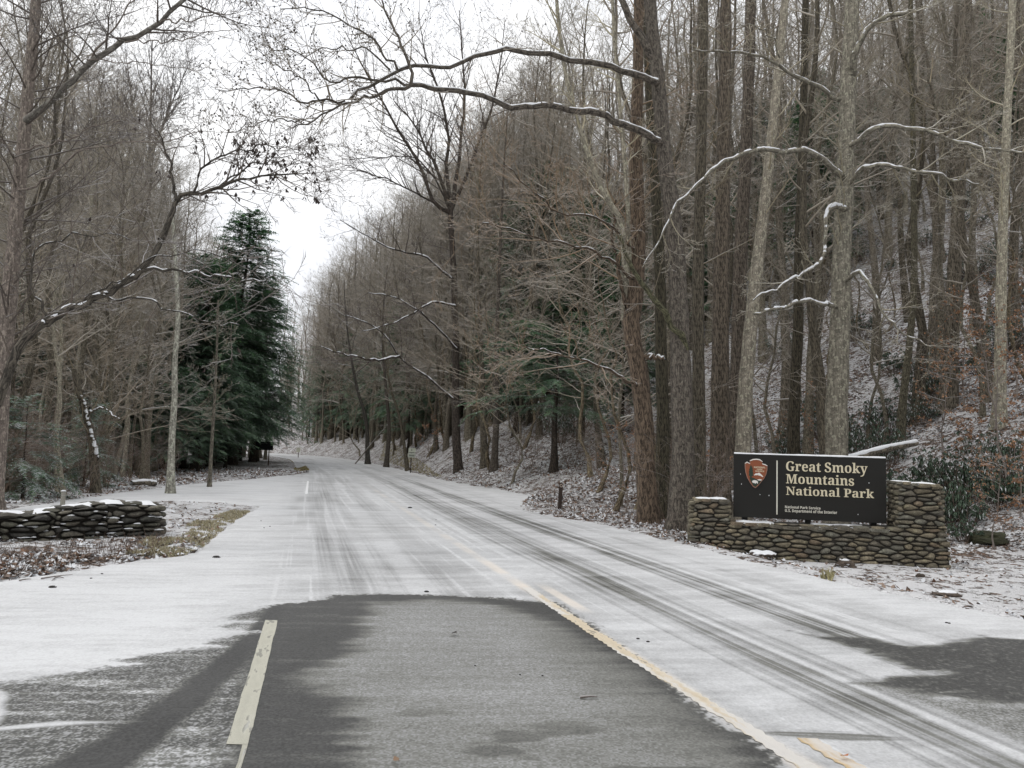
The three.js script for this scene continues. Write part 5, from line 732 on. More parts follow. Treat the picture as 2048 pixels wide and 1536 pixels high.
ownTree('leaning_tree', 'dark tree leaning in from the left, dead leaves at its tips', { seed: 42, col: [0.19, 0.165, 0.14], bark: 1, w: [0.18, 0.075], foot: false, flare: 0.1, trunk: [[-160, 1030, 10.5], [-70, 920, 10.5], [0, 790, 10.5], [38, 695, 10.6], [80, 650, 10.7], [130, 622, 10.8], [200, 590, 11], [262, 556, 11.1], [300, 520, 11.2], [326, 475, 11.3]], n: 32, n1: 18, l1: 1.3, from: 0.35, snow: 0.6, twig: [0.14, 0.115, 0.095], P: [null, { n: 12, ang: 0.95, abs: 1.1, up: 0.2, segs: 5, sides: 4, wob: 0.4, rad: 0.014, flatten: 0.2, bias: 0.05 }, { n: 4, ang: 0.8, len: 0.42, up: 0.15, segs: 4, sides: 3, wob: 0.4 }, { ...TWIG, n: 4, len: 0.4, rad: 0.0045 }], leaves: (p, r) => { const [x, y] = toPixel(p); return x > 430 && x < 640 && y > 270 && y < 400 ? r() < 0.17 : x > 180 && x < 430 && y > 250 && y < 440 ? r() < 0.03 : r() < 0.002; }, limbs: [
  { p: [[60, 668, 10.6], [110, 634, 10.75], [170, 604, 10.9], [230, 576, 11.05], [280, 542, 11.1]], w: [0.10, 0.08], snow: 1.05, bare: true, q: {} },
  { p: [[280, 544, 11.1], [330, 542, 11.1], [400, 543, 11.0], [440, 556, 10.9], [500, 562, 10.8], [555, 550, 10.7]], w: [0.05, 0.012], snow: 1.0, tw: 8, l: 0.9 },
  { p: [[322, 480, 11.3], [340, 430, 11.4], [352, 395, 11.5], [390, 383, 11.4], [440, 372, 11.3], [500, 358, 11.1], [560, 352, 11], [630, 346, 10.9]], w: [0.10, 0.012], snow: 0.3, tw: 24, l: 0.8, from: 0.2 },
  { p: [[352, 400, 11.5], [345, 350, 11.6], [330, 290, 11.7], [300, 240, 11.8]], w: [0.06, 0.015], tw: 12, l: 0.9 }, { p: [[388, 383, 11.4], [420, 330, 11.3], [470, 300, 11.2], [540, 296, 11.1], [600, 300, 11]], w: [0.04, 0.01], tw: 24, l: 0.7, from: 0.1 }, { p: [[440, 372, 11.3], [500, 330, 11.2], [560, 320, 11.1], [620, 322, 11]], w: [0.03, 0.008], tw: 22, l: 0.6, from: 0.1 },
  { p: [[200, 590, 11], [260, 600, 10.8], [330, 612, 10.6], [400, 640, 10.5], [480, 650, 10.4]], w: [0.035, 0.01], snow: 0.8, tw: 10, l: 0.9 }, { p: [[160, 608, 10.9], [240, 560, 10.7], [300, 520, 10.6], [380, 505, 10.4], [470, 520, 10.3]], w: [0.03, 0.01], snow: 0.7, tw: 12, l: 0.8 }, { p: [[100, 640, 10.7], [60, 560, 10.8], [80, 500, 11], [160, 470, 11.1], [260, 480, 11]], w: [0.04, 0.01], snow: 0.5, tw: 12, l: 1.0 } ] });
ownTree('birch_tree', 'slim pale birch with dark marks, left of the tall hemlocks', { seed: 43, col: [0.540, 0.525, 0.465], bark: 2, w: [0.24, 0.1], trunk: [[343, 962, 24], [344, 880, 24], [349, 800, 24], [350, 720, 24], [356, 640, 24.1], [352, 540, 24.3], [345, 430, 24.5]], n1: 22, l1: 1.1, r1: 0.01, from: 0.25, snow: 0.7, twig: [0.26, 0.23, 0.19] });
ownTree('bare_tree', 'thin straight stem before the dark hemlock trunks', { seed: 44, col: [0.300, 0.270, 0.225], bark: 0, w: [0.14, 0.06], trunk: [[420, 955, 28], [424, 880, 28], [430, 780, 28], [434, 690, 28], [436, 600, 28]], n1: 14, l1: 0.9, r1: 0.009, from: 0.3, snow: 0.7 });
ownTree('leaning_tree', 'snow streaked trunk leaning left inside the left woods', { seed: 45, col: COLS.dark, bark: 1, w: [0.3, 0.16], trunk: [[196, 945, 23], [184, 880, 23], [172, 830, 23], [160, 790, 23], [148, 740, 23.2]], n1: 8, l1: 1.4, limbs: [{ p: [[197, 930, 22.9], [186, 880, 22.85], [173, 830, 22.85], [161, 792, 22.85]], w: [0.1, 0.08], snow: 1.3, bare: true }, { p: [[172, 835, 22.9], [185, 820, 22.5], [205, 818, 22.2], [222, 828, 22], [240, 838, 21.8]], w: [0.07, 0.03], snow: 1.2, bare: true }] });
ownTree('bare_tree', 'tall vase shaped bare tree rising above the left woods against the sky', { seed: 46, col: [0.195, 0.165, 0.158], bark: 0, twig: [0.12, 0.105, 0.10], snow: 0.1, w: [0.6, 0.05], trunk: [[296, 950, 46], [296, 700, 46], [297, 500, 46], [298, 400, 46], [299, 330, 46], [300, 270, 46], [302, 200, 46], [303, 130, 46], [305, 80, 46]], n1: 22, l1: 3, ang: 0.55, up: 0.5, from: 0.6, tw: 0.010, r1: 0.05, limbs: [[[298, 340, 46], [280, 270, 46], [265, 210, 46.3], [258, 150, 46.5], [252, 100, 46.8]], [[299, 330, 46], [318, 270, 46], [340, 215, 45.6], [362, 165, 45.4], [385, 120, 45.2]], [[297, 350, 46], [268, 310, 46], [240, 260, 46], [225, 200, 46]], [[299, 310, 46], [330, 240, 46.3], [345, 170, 46.6], [345, 110, 46.8]]].map((p) => ({ p, w: [0.16, 0.03], tw: 16, l: 2.4, from: 0.15, q: { up: 0.45, ang: 0.6, rad: 0.035 } })) });

// ---------------------------------------------------------------- evergreen trees by the road
const P = (key, label, cat, group, px, d, o) => plant(key, label, cat, group, foot(px, d), o);
P('hemlockA', 'tallest dark green hemlock at the left of the road, with a pointed top', 'tree', null, 464, 54, { s: 1.2, turn: 0.3, w: 1.25 });
P('hemlockA', 'broad hemlock reaching over the road edge, right of the pointed one', 'tree', null, 505, 64, { s: 1.02, turn: 2.1, w: 1.3 });
P('hemlockA', 'hemlock left of the pointed one, standing a little lower', 'tree', null, 420, 50, { s: 0.9, turn: 4.0, w: 1.15 });
P('hemlockA', 'hemlock with pale needles at the left end of the evergreen group', 'tree', null, 362, 45, { s: 0.85, turn: 1.0, w: 1.2 });
P('hemlockB', 'small hemlock under the taller ones, above the dark board sign', 'tree', null, 478, 66, { s: 0.95, turn: 5.0, w: 1.5 });
P('hemlockD', 'hemlock on a bare trunk at the right bank, above the marker post', 'tree', null, 1107, 34, { s: 0.72, turn: 2.6, w: 1.25 });
P('hemlockD', 'hemlock at the right bank behind the three dark trunks', 'tree', null, 1030, 46, { s: 0.75, turn: 0.8, w: 1.2 });
P('hemlockD', 'small hemlock on the bank above the white road sign', 'tree', null, 815, 66, { s: 0.55, turn: 0.8, w: 1.2 });
P('hemlockC', 'small snow dusted hemlock at the left edge of the photo', 'tree', null, 45, 20, { s: 0.62, turn: 1.8, w: 1.2 });
P('hemlockC', 'small snow dusted hemlock behind the utility marker', 'tree', null, 165, 25, { s: 0.68, turn: 3.3, w: 1.1 });
for (const [px, d, s, key, w] of [[60, 36, 0.8, 'hemlockB', 1.2], [325, 44, 0.62, 'hemlockA', 1.1], [20, 34, 0.6, 'hemlockA', 1.1], [230, 50, 0.7, 'hemlockA', 1.1], [388, 44, 0.8, 'hemlockA', 1.2], [345, 42, 0.55, 'hemlockA', 1.2], [440, 58, 0.9, 'hemlockA', 1.2], [260, 36, 0.5, 'hemlockB', 1.2], [345, 36, 0.45, 'hemlockB', 1.2], [450, 47, 0.5, 'hemlockB', 1.4], [395, 40, 0.4, 'hemlockB', 1.5]]) P(key, 'green hemlock among the bare trees of the left woods', 'tree', 'hemlocks in the left woods', px, d, { s, turn: px * 0.7, w });
for (const [px, d, s, w] of [[1180, 44, 0.8, 1.3], [1240, 38, 0.6, 1.3], [1330, 60, 1.0, 1], [1520, 58, 0.9, 1], [1430, 48, 0.8, 1], [1640, 66, 0.9, 1], [880, 68, 0.55, 1.3], [1080, 70, 0.9, 1], [1960, 70, 0.8, 1], [960, 62, 0.75, 1.2]]) P(px % 4 ? 'hemlockB' : 'hemlockA', 'dark green hemlock among the bare trees of the right hillside', 'tree', 'hemlocks on the right hillside', px, d, { s, turn: px * 0.7, w });

// ---------------------------------------------------------------- the woods: one by one where they show, then as a mass
{
  const r = rng(900);
  const right = 'bare trunks crowding the hillside on the right', left = 'bare trees of the woods on the left', bank = 'bare trees on the bank along the road', low = 'low bare trees spreading twigs under the big ones';
  const taken = [[1298, 18.6], [1362, 17.4], [1440, 21], [1672, 19.6], [1893, 26], [1998, 23]].map(([x, d]) => foot(x, d));
  const CLEAR = [[1119, 30, 60], [821, 51, 40], [536, 57, 30], [596, 93, 14], [125, 19, 16]];
  const free = (p, q) => { if (roadT(p.x, -p.z) < 0 && -p.z < 21 && p.x > -12.5) return false;  const k = toPixel(p); return !CLEAR.some(([x, d, w]) => k[2] < d && Math.abs(k[0] - x) < w) && freeOf(p, q); };
  const freeOf = (p, q) => taken.every((t) => Math.hypot(t.x - p.x, t.z - p.z) > q);
  // skyline of the photograph: no tree may rise above it
  const SKY = [[-200, -400], [200, -200], [330, 150], [430, 300], [470, 420], [540, 520], [600, 560], [640, 500], [700, 420], [800, 340], [900, 230], [1000, 60], [1050, -150], [1200, -400], [3000, -400]];
  const skyline = (x) => { for (let i = 0; i < SKY.length - 1; i++) if (x <= SKY[i + 1][0]) return lerp(SKY[i][1], SKY[i + 1][1], (x - SKY[i][0]) / (SKY[i + 1][0] - SKY[i][0])); return -400; };
  const fit = (key, p, s) => { const h = protos[key].h; const spread = h * 0.22; let best = s; for (const o of [-1, 0, 1]) for (let k = 0; k < 8; k++) { const q = toPixel(V(p.x + o * spread * best * 0.6, p.y + h * best, p.z)); if (q[1] < skyline(q[0])) best *= 0.86; } return best; };
  const put = (key, label, group, px, d, s, gap = 1.2, o = {}) => {
    if (px > 325 && px < 560 && d < 64) return null;
    const p = foot(px, d); if (paveIn(p.x, -p.z) > -(o.far ?? 0.6) || !free(p, gap)) return null; const q = fit(key, p, s); if (q < s * 0.42) return null; taken.push(p);
    const t = plant(key, label, o.cat ?? 'tree', group, p, { s: q, turn: r() * 6.28, lean: [(r() - 0.5) * 0.08, (r() - 0.5) * 0.1], ...o }); return t;
  };
  const T = ['tallGrey', 'tallBrown', 'tallDark', 'slimPale', 'slimGrey'];
  // measured trunks on the right: [px, d, scale, kind]
  for (const [px, d, s, k] of [[1518, 30, 0.9, 4], [1545, 27, 0.8, 4], [1568, 33, 0.95, 1], [1618, 29, 0.8, 4], [1640, 34, 0.8, 2], [1735, 28, 0.7, 4], [1752, 36, 0.8, 1], [1772, 26, 0.75, 4], [1858, 30, 0.75, 1], [1950, 33, 0.8, 0], [1965, 24, 0.8, 4], [2035, 29, 0.8, 1], [1460, 32, 0.9, 1], [1345, 26, 0.8, 2], [1418, 28, 0.8, 2], [1240, 24, 0.7, 4], [1205, 32, 0.75, 2], [1160, 38, 0.8, 2], [1132, 46, 0.8, 0], [1060, 50, 0.8, 2], [1040, 44, 0.7, 4], [1700, 40, 0.9, 0], [1820, 38, 0.9, 2], [1880, 42, 0.9, 1], [1925, 40, 0.8, 4], [2000, 44, 0.9, 2], [2060, 36, 0.9, 0], [2090, 26, 0.8, 1]]) put(T[k], 'bare trunk standing in the grove behind the sign', 'bare trunks in the grove behind the sign', px, d, s, 0.3);
  for (let k = 0; k < 400 && taken.length < 120; k++) { const d = 24 + 75 * Math.pow(r(), 1.2), px = lerp(1020, 2150, Math.pow(r(), 0.9)); const kind = T[[0, 1, 2, 2, 3, 4, 4, 0][(r() * 8) | 0]]; put(kind, 'bare trunk crowding the hillside above the sign', right, px, d, 0.75 + 0.4 * r(), 1.0); }
  const n0 = taken.length; for (let k = 0; k < 300 && taken.length < n0 + 40; k++) { const d = 40 + 95 * r(), px = lerp(640, 1080, r()); put(T[[0, 2, 2, 4, 1][(r() * 5) | 0]], 'bare tree on the bank where the road bends', bank, px, d, 0.6 + 0.4 * r(), 1.2); }
  const n1 = taken.length; for (let k = 0; k < 400 && taken.length < n1 + 48; k++) { const d = 21 + 55 * Math.pow(r(), 1.3), px = lerp(-120, 470, r()); put(T[[0, 0, 2, 3, 4, 4, 1][(r() * 7) | 0]], 'bare grey trunk in the left woods', left, px, d, 0.6 + 0.35 * r(), 1.0); }
  for (const [px, d, s] of [[250, 23.5, 0.75], [272, 24.5, 0.85], [128, 22, 0.8], [75, 24, 0.8], [218, 30, 0.9], [100, 20, 0.45], [20, 22, 0.6]]) put(T[(px / 7 | 0) % 5], 'bare grey trunk in the left woods', left, px, d, s, 0.2);
  // understorey with wide snowy twigs
  const n2 = taken.length;
  for (const [px, d, s] of [[1222, 22, 0.95], [1190, 27, 1.0], [1080, 30, 1.2], [1020, 34, 1.15], [940, 48, 1.4], [850, 56, 1.5], [1265, 23, 1.2], [1120, 28, 1.3], [880, 70, 1.7], [790, 75, 1.7], [720, 90, 1.8], [1040, 42, 1.4], [1180, 30, 1.3], [980, 40, 1.3]]) put(px % 3 ? 'arch' : 'arch2', 'spreading low tree with brown twigs leaning over the right road edge', 'spreading low trees along the right road edge', px, d, s, 0.3, { lean: [0, 0.16] });
  for (let k = 0; k < 200 && taken.length < n2 + 26; k++) { const d = 19 + 40 * r(), px = lerp(1100, 2150, r()); if (px > 1440 && px < 1960 && d < 30) continue; put(r() < 0.5 ? 'arch' : 'arch2', 'low bare tree with fine twigs under the big trees of the hillside', low, px, d, 0.6 + 0.7 * r(), 0.7); }
  const n3 = taken.length; for (let k = 0; k < 200 && taken.length < n3 + 18; k++) { const d = 16 + 24 * r(), px = lerp(-250, 420, r()); put(r() < 0.5 ? 'arch' : 'arch2', 'low bare tree with arching twigs at the edge of the left woods', 'low bare trees at the edge of the left woods', px, d, 0.7 + 0.6 * r(), 0.7); }
  // shrubs
  const n4 = taken.length; for (let k = 0; k < 300 && taken.length < n4 + 30; k++) { const d = 17 + 26 * r(), px = lerp(1000, 1420, r()); put(r() < 0.5 ? 'thicket' : 'thicket2', 'leafless brown shrub on the bank beside the road', 'leafless shrubs on the right bank', px, d, 0.35 + 0.4 * r(), 0.4, { cat: 'shrub' }); }
  const n5 = taken.length; for (let k = 0; k < 300 && taken.length < n5 + 34; k++) { const d = 18.5 + 14 * r(), px = lerp(-80, 420, r()); put(r() < 0.5 ? 'thicket' : 'thicket2', 'leafless brown shrub before the left woods', 'leafless shrubs before the left woods', px, d, 0.35 + 0.4 * r(), 0.4, { cat: 'shrub' }); }
  for (const [px, d, s] of [[1855, 18.5, 0.75], [1890, 18, 0.8], [1930, 17.5, 0.7], [1960, 18.8, 0.8], [2000, 18, 0.75], [1825, 19, 0.7], [1915, 19.8, 0.9], [1870, 20.5, 0.9], [1985, 20.5, 0.9], [1930, 16.6, 0.45], [2035, 19, 0.9], [1800, 21, 0.7], [2060, 17.5, 0.7]]) put('rhododendron' && (px % 2 ? 'rhodo2' : 'rhodo'), 'rhododendron with drooping dark leaves right of the sign wall', 'rhododendrons right of the sign wall', px, d, s * (px % 2 ? 0.8 : 1), 0.2, { cat: 'bush' });
  const n6 = taken.length; for (let k = 0; k < 500 && taken.length < n6 + 55; k++) { const d = 24 + 34 * r(), px = lerp(1480, 2120, r()); put(r() < 0.4 ? 'rhodo' : 'rhodo2', 'grey green rhododendron on the slope behind the sign', 'rhododendrons on the slope behind the sign', px, d, 0.5 + 0.45 * r(), 0.5, { cat: 'bush' }); }
  for (let k = 0; k < 26; k++) put(r() < 0.4 ? 'rhodo' : 'rhodo2', 'dark rhododendron on the bank behind the roadside trunks', 'rhododendrons on the bank behind the roadside trunks', lerp(900, 1260, r()), 34 + 22 * r(), 0.6 + 0.5 * r(), 0.5, { cat: 'bush', far: 5 });
  for (const [px, d, s] of [[1960, 20, 1], [2010, 18.5, 1], [2040, 17, 0.9], [1985, 22.5, 1.1], [1890, 23, 0.9], [2030, 24, 1.2], [1420, 22.5, 1.0], [1650, 27, 1.0], [1530, 28, 0.9], [2060, 15.5, 0.7], [1930, 25, 1.1], [860, 55, 1.3], [1250, 21, 0.7], [1990, 16, 0.55], [1760, 24, 0.8]]) put(px % 20 ? 'beech' : 'beech2', 'young beech holding dry orange leaves on the right slope', 'young beeches with orange leaves on the right slope', px, d, s, 0.2, { cat: 'sapling' });
  const ORD = ['first', 'second', 'third', 'fourth', 'fifth', 'sixth', 'seventh', 'eighth', 'ninth', 'tenth', 'eleventh', 'twelfth', 'thirteenth', 'fourteenth', 'fifteenth', 'sixteenth', 'seventeenth', 'eighteenth', 'nineteenth', 'twentieth'];
  const byGroup = {}; for (const o of scene.children) if (o.userData.group) (byGroup[o.userData.group] ??= []).push(o);
  const TONE = { tallGrey: 'tall grey tree', tallBrown: 'tall brown tree', tallDark: 'tall dark tree', slimPale: 'slim pale tree', slimGrey: 'slim grey tree', arch: 'wide spreading low tree', arch2: 'low fine twigged tree', thicket: 'loose leafless shrub', thicket2: 'dense leafless shrub', rhodo: 'small rhododendron', rhodo2: 'large rhododendron', beech: 'orange leaved beech', beech2: 'small orange beech', hemlockA: 'tall hemlock', hemlockB: 'broad hemlock' };
  const ZONES = [[60, 'at the left photo edge'], [150, 'behind the utility marker'], [260, 'behind the low wall'], [340, 'left of the birch'], [470, 'left of the tallest hemlock'], [640, 'at the road bend'], [780, 'left of the white road sign'], [880, 'above the white road sign'], [960, 'behind the forked roadside trunk'], [1080, 'right of the three roadside trunks'], [1170, 'above the marker post'], [1280, 'left of the swollen kneed trunk'], [1370, 'behind the tall snowy limbed tree'], [1465, 'above the left stone pillar'], [1560, 'above the arrowhead emblem'], [1670, 'above the sign lettering'], [1775, 'right of the sycamore'], [1890, 'above the right stone pillar'], [1990, 'right of the right pillar'], [9999, 'at the right photo edge']];
  const same = {};
  for (const g in byGroup) {
    const L = byGroup[g]; if (L[0].name.startsWith('pebble')) continue;
    L.sort((a, b) => toPixel(a.position)[0] - toPixel(b.position)[0]);
    if (L.length <= 20) { L.forEach((o, i) => { o.userData.label = ORD[i] + ' from the left of the ' + g; }); continue; }
    for (const o of L) { const [x, , d] = toPixel(o.position), where = d < 26 ? 'near the road' : d < 45 ? 'farther back' : 'far back'; (same[TONE[kindOf.get(o)] + ' ' + where + ' ' + ZONES.find((q) => x < q[0])[1]] ??= []).push(o); }
  }
  for (const k in same) same[k].sort((a, b) => toPixel(a.position)[0] - toPixel(b.position)[0]).forEach((o, i) => { o.userData.label = same[k].length > 1 ? k + ', ' + ORD[i] + ' from left' : k; });

  // the far woods as a mass
  const woods = new THREE.Group(); woods.name = 'far_woods'; stuff(woods, 'dense leafless woods covering the hills behind'); scene.add(woods);
  const spots = {}; const M = new THREE.Matrix4(), Q = new THREE.Quaternion(), E = new THREE.Euler();
  const add = (key, p, s) => { (spots[key] ??= []).push(M.compose(p, Q.setFromEuler(E.set((r() - 0.5) * 0.08, r() * 6.28, (r() - 0.5) * 0.08)), V(s, s, s)).clone()); };
  for (let k = 0; k < 2300; k++) {
    const px = lerp(-250, 2300, r()), d = 46 + 215 * Math.pow(r(), 1.3), p = at(px, 900, d); if (paveIn(p.x, d) > -2) continue; p.y = H(p.x, p.z); const [qx] = toPixel(p); if (qx < -300 || qx > 2350) continue;
    if (qx < 560 && (d > 130 || (qx > 315 && d < 66))) continue; if (d < 52 && qx > 480 && qx < 1020) continue;
    const u = r(), key = u < 0.16 ? 'tallGrey' : u < 0.28 ? 'tallBrown' : u < 0.42 ? 'tallDark' : u < 0.50 ? 'slimPale' : u < 0.72 ? 'slimGrey' : u < 0.80 ? 'hemlockB' : u < 0.92 ? 'arch' : 'arch2', s = fit(key, p, (0.7 + 0.4 * r()) * (key.startsWith('arch') ? 1.4 : 1)); if (s < 0.3) continue; if (qx < 480 && (d > 70 || key.startsWith('hem')) && r() < 0.6) continue; if (qx > 1450 && r() < 0.4) continue; add(key, p, s);
  }
  for (let k = 0; k < 480; k++) { const px = lerp(-150, 480, r()), d = 32 + 62 * r(), p = at(px, 900, d); if (paveIn(p.x, d) > -4 || (px > 315 && d < 66)) continue; p.y = H(p.x, p.z); const u = r(), key = u < 0.3 ? 'tallGrey' : u < 0.55 ? 'slimGrey' : u < 0.7 ? 'tallDark' : u < 0.84 ? 'slimPale' : 'arch', s = fit(key, p, 0.75 + 0.4 * r()); if (s > 0.35) add(key, p, s); }
  for (let k = 0; k < 1500; k++) { const px = lerp(620, 1120, r()), d = 52 + 130 * r(), p = at(px, 900, d); if (paveIn(p.x, d) > -3) continue; p.y = H(p.x, p.z); const u = r(), key = u < 0.42 ? 'slimGrey' : u < 0.66 ? 'tallGrey' : u < 0.82 ? 'tallDark' : u < 0.94 ? 'arch' : 'hemlockB', s = fit(key, p, (0.95 + 0.5 * r()) * (key === 'arch' ? 1.9 : 1)); if (s > 0.3) add(key, p, s); }
  for (let k = 0; k < 260; k++) { const a = lerp(0.9, Math.PI * 2 - 0.9, r()), q = 16 + 60 * r(), p = V(Math.sin(a) * q, 0, -Math.cos(a) * q); if (paveIn(p.x, -p.z) > -1 && Math.abs(p.x - 8) < 16) continue; p.y = H(p.x, p.z); add(['tallGrey', 'tallDark', 'slimGrey', 'hemlockA'][(r() * 4) | 0], p, 0.7 + 0.3 * r()); }
  let total = 0; for (const key in spots) for (const c of protos[key].g.children) { const m = new THREE.InstancedMesh(c.geometry, c.material, spots[key].length); m.name = c.name === 'foliage' ? 'far_foliage' : c.name === 'trunk' ? 'far_trunks' : 'far_twigs'; m.userData.kind = 'stuff'; spots[key].forEach((x, i) => m.setMatrixAt(i, x)); m.castShadow = true; woods.add(m); total += spots[key].length; }
}

// ---------------------------------------------------------------- ground cover: fallen leaves, stalks, grass
{
  const r = rng(77), M = new THREE.Matrix4(), Q = new THREE.Quaternion(), E = new THREE.Euler(), c = new THREE.Color();
  const leaf = new THREE.BufferGeometry(); leaf.setAttribute('position', new THREE.Float32BufferAttribute([-0.5, 0.08, 0, 0, 0, -0.28, 0.5, 0.1, 0, 0, 0, 0.28, 0, -0.03, 0], 3)); leaf.setIndex([0, 1, 4, 1, 2, 4, 2, 3, 4, 3, 0, 4]); leaf.computeVertexNormals();
  const lm = new THREE.MeshStandardMaterial({ roughness: 0.9, side: THREE.DoubleSide }), spots = [];
  const tryAt = (px, d, dens) => { const p = at(px, 930, d); const s = paveIn(p.x, d); if (s > -0.05 || s < -45) return; p.y = height(p.x, p.z, s); if (fbm(p.x * 0.8 + 3, p.z * 0.8, 3) > dens) return; spots.push([p.x, p.y, p.z, d]); };
  for (let k = 0; k < 150000; k++) { const u = r(), d = 8.5 + 40 * u * u; tryAt(lerp(-60, 2110, r()), d, 0.58); }
  const sp2 = spots.filter(([x, y, z]) => { const q = hash2((x * 40) | 0, (z * 40) | 0); return !(x > 3 && -z < 14.6 && q < 0.95) && !(x > -11.5 && x < -4 && -z > 13.3 && -z < 21.5 && q < 0.9) && !(x < -3 && -z < 13.6 && q < 0.5); });
  const m = new THREE.InstancedMesh(leaf, lm, sp2.length); sp2.forEach(([x, y, z, d], i) => { const s = (0.055 + 0.06 * r()) * (d > 25 ? 1.5 : 1); M.compose(V(x, y + 0.01 + 0.02 * r(), z), Q.setFromEuler(E.set((r() - 0.5) * 1.3, r() * 6.3, (r() - 0.5) * 1.3)), V(s, s, s)); m.setMatrixAt(i, M); const t = LEAF[(r() * 7) | 0], k = 0.7 + 0.7 * r(), f = r() < 0.42; m.setColorAt(i, f ? c.setRGB(0.7, 0.72, 0.75) : c.setRGB(t[0] * k, t[1] * k, t[2] * k)); });
  m.name = 'fallen_leaves'; stuff(m, 'brown fallen leaves poking through the thin snow'); scene.add(m);
  // grass blades
  const blade = new THREE.BufferGeometry(); blade.setAttribute('position', new THREE.Float32BufferAttribute([-0.006, 0, 0, 0.006, 0, 0, 0.004, 0.55, 0.12, -0.004, 0.55, 0.12, 0, 1, 0.42], 3)); blade.setIndex([0, 1, 2, 0, 2, 3, 3, 2, 4]); blade.computeVertexNormals();
  const gm = new THREE.MeshStandardMaterial({ roughness: 0.9, side: THREE.DoubleSide });
  const grass = (name, label, n, where, hh, cols, wide = 1) => { const L = []; for (let k = 0; k < n * 30 && L.length < n; k++) { const q = where(); if (!q) continue; const s = paveIn(q[0], q[1]); if (s > -0.02) continue; L.push(V(q[0], height(q[0], -q[1], s) - 0.01, -q[1])); } const g = new THREE.InstancedMesh(blade, gm, L.length); L.forEach((p, i) => { const s = hh * (0.5 + 0.8 * r()); M.compose(p, Q.setFromEuler(E.set((r() - 0.5) * 0.9, r() * 6.3, (r() - 0.5) * 0.9)), V(wide * (0.8 + 0.8 * r()), s, s)); g.setMatrixAt(i, M); const t = cols[(r() * cols.length) | 0], k = 0.75 + 0.6 * r(); g.setColorAt(i, c.setRGB(t[0] * k, t[1] * k, t[2] * k)); }); g.name = name; stuff(g, label); scene.add(g); };
  const inPoly = (pts, noise, edge = 0.35) => { const p = poly(pts), b = box(p); return () => { const x = lerp(b[0], b[1], r()), d = lerp(b[2], b[3], r()), s = segDist(x, d, p); return s > -0.1 && fbm(x * 2.2, d * 2.2 + 5, 3) * noise < 0.5 + s * edge ? [x, d] : null; }; };
  const G1 = [[0.33, 0.29, 0.18], [0.38, 0.34, 0.23], [0.26, 0.24, 0.14], [0.46, 0.42, 0.31]], G2 = [[0.26, 0.215, 0.09], [0.3, 0.25, 0.11], [0.22, 0.2, 0.09]];
  grass('dry_grass', 'yellow green grass at the tip of the island by the low wall', 5500, inPoly([[352, 1112], [395, 1105], [430, 1073], [480, 1033], [505, 1018], [470, 1024], [420, 1040], [385, 1052], [372, 1085]], 0.85), 0.055, G1);
  grass('dry_grass', 'sparse dry grass along the lower edge of the island', 3500, inPoly([[260, 1118], [345, 1112], [372, 1082], [340, 1062], [300, 1085]], 1.15), 0.07, G1);
  grass('green_grass', 'olive grass on the far corner where the road bends', 9000, inPoly([[618, 939], [614, 931], [600, 921.5], [576, 917], [586, 923], [596, 930], [590, 939], [598, 943]], 0.75), 0.035, G2, 2.5);
  grass('green_grass', 'narrow olive grass strip along the right road edge by the white sign', 4000, inPoly([[760, 926], [800, 935], [850, 948], [880, 955], [850, 944], [800, 929], [770, 922]], 0.5), 0.12, G2, 2);
  grass('dry_grass', 'tuft of pale grass at the road edge left of the reddish rock', 110, () => { const q = G(1652 + (r() - 0.5) * 26, 1158 + (r() - 0.5) * 10); return q; }, 0.14, [[0.4, 0.36, 0.22], [0.34, 0.31, 0.16]]);
  // dead stalks in the roadside litter
  const stalk = (name, label, n, where) => { const b = new MB(); for (let k = 0; k < n * 20 && n > 0; k++) { const q = where(); if (!q) continue; const s = paveIn(q[0], q[1]); if (s > -0.05) continue; n--; const y = height(q[0], -q[1], s), l = 0.10 + 0.3 * r() * r(); b.spike(q[0], y - 0.02, -q[1], q[0] + (r() - 0.5) * l * 1.2, y + l, -q[1] + (r() - 0.5) * l, 0.004, r() < 0.5 ? [0.15, 0.098, 0.075] : [0.12, 0.09, 0.07], 0.3); } stuff(part(name, b.geo(), twigMat), label); };
  stalk('dead_stalks', 'reddish dead stalks in the litter below the low wall', 800, inPoly([[-40, 1165], [140, 1142], [290, 1119], [330, 1080], [230, 1092], [100, 1104], [-40, 1108]], 0.9));
  stalk('dead_stalks', 'dead stalks in the litter between the marker post and the sign wall', 1500, inPoly([[1090, 1026], [1200, 1044], [1366, 1084], [1380, 1060], [1300, 1010], [1180, 985], [1080, 985]], 0.9));
  stalk('dead_stalks', 'dead stalks in the litter of the right bank beyond the marker post', 2500, inPoly([[880, 955], [1000, 976], [1080, 990], [1180, 985], [1120, 958], [1000, 945], [900, 935]], 0.9));
}
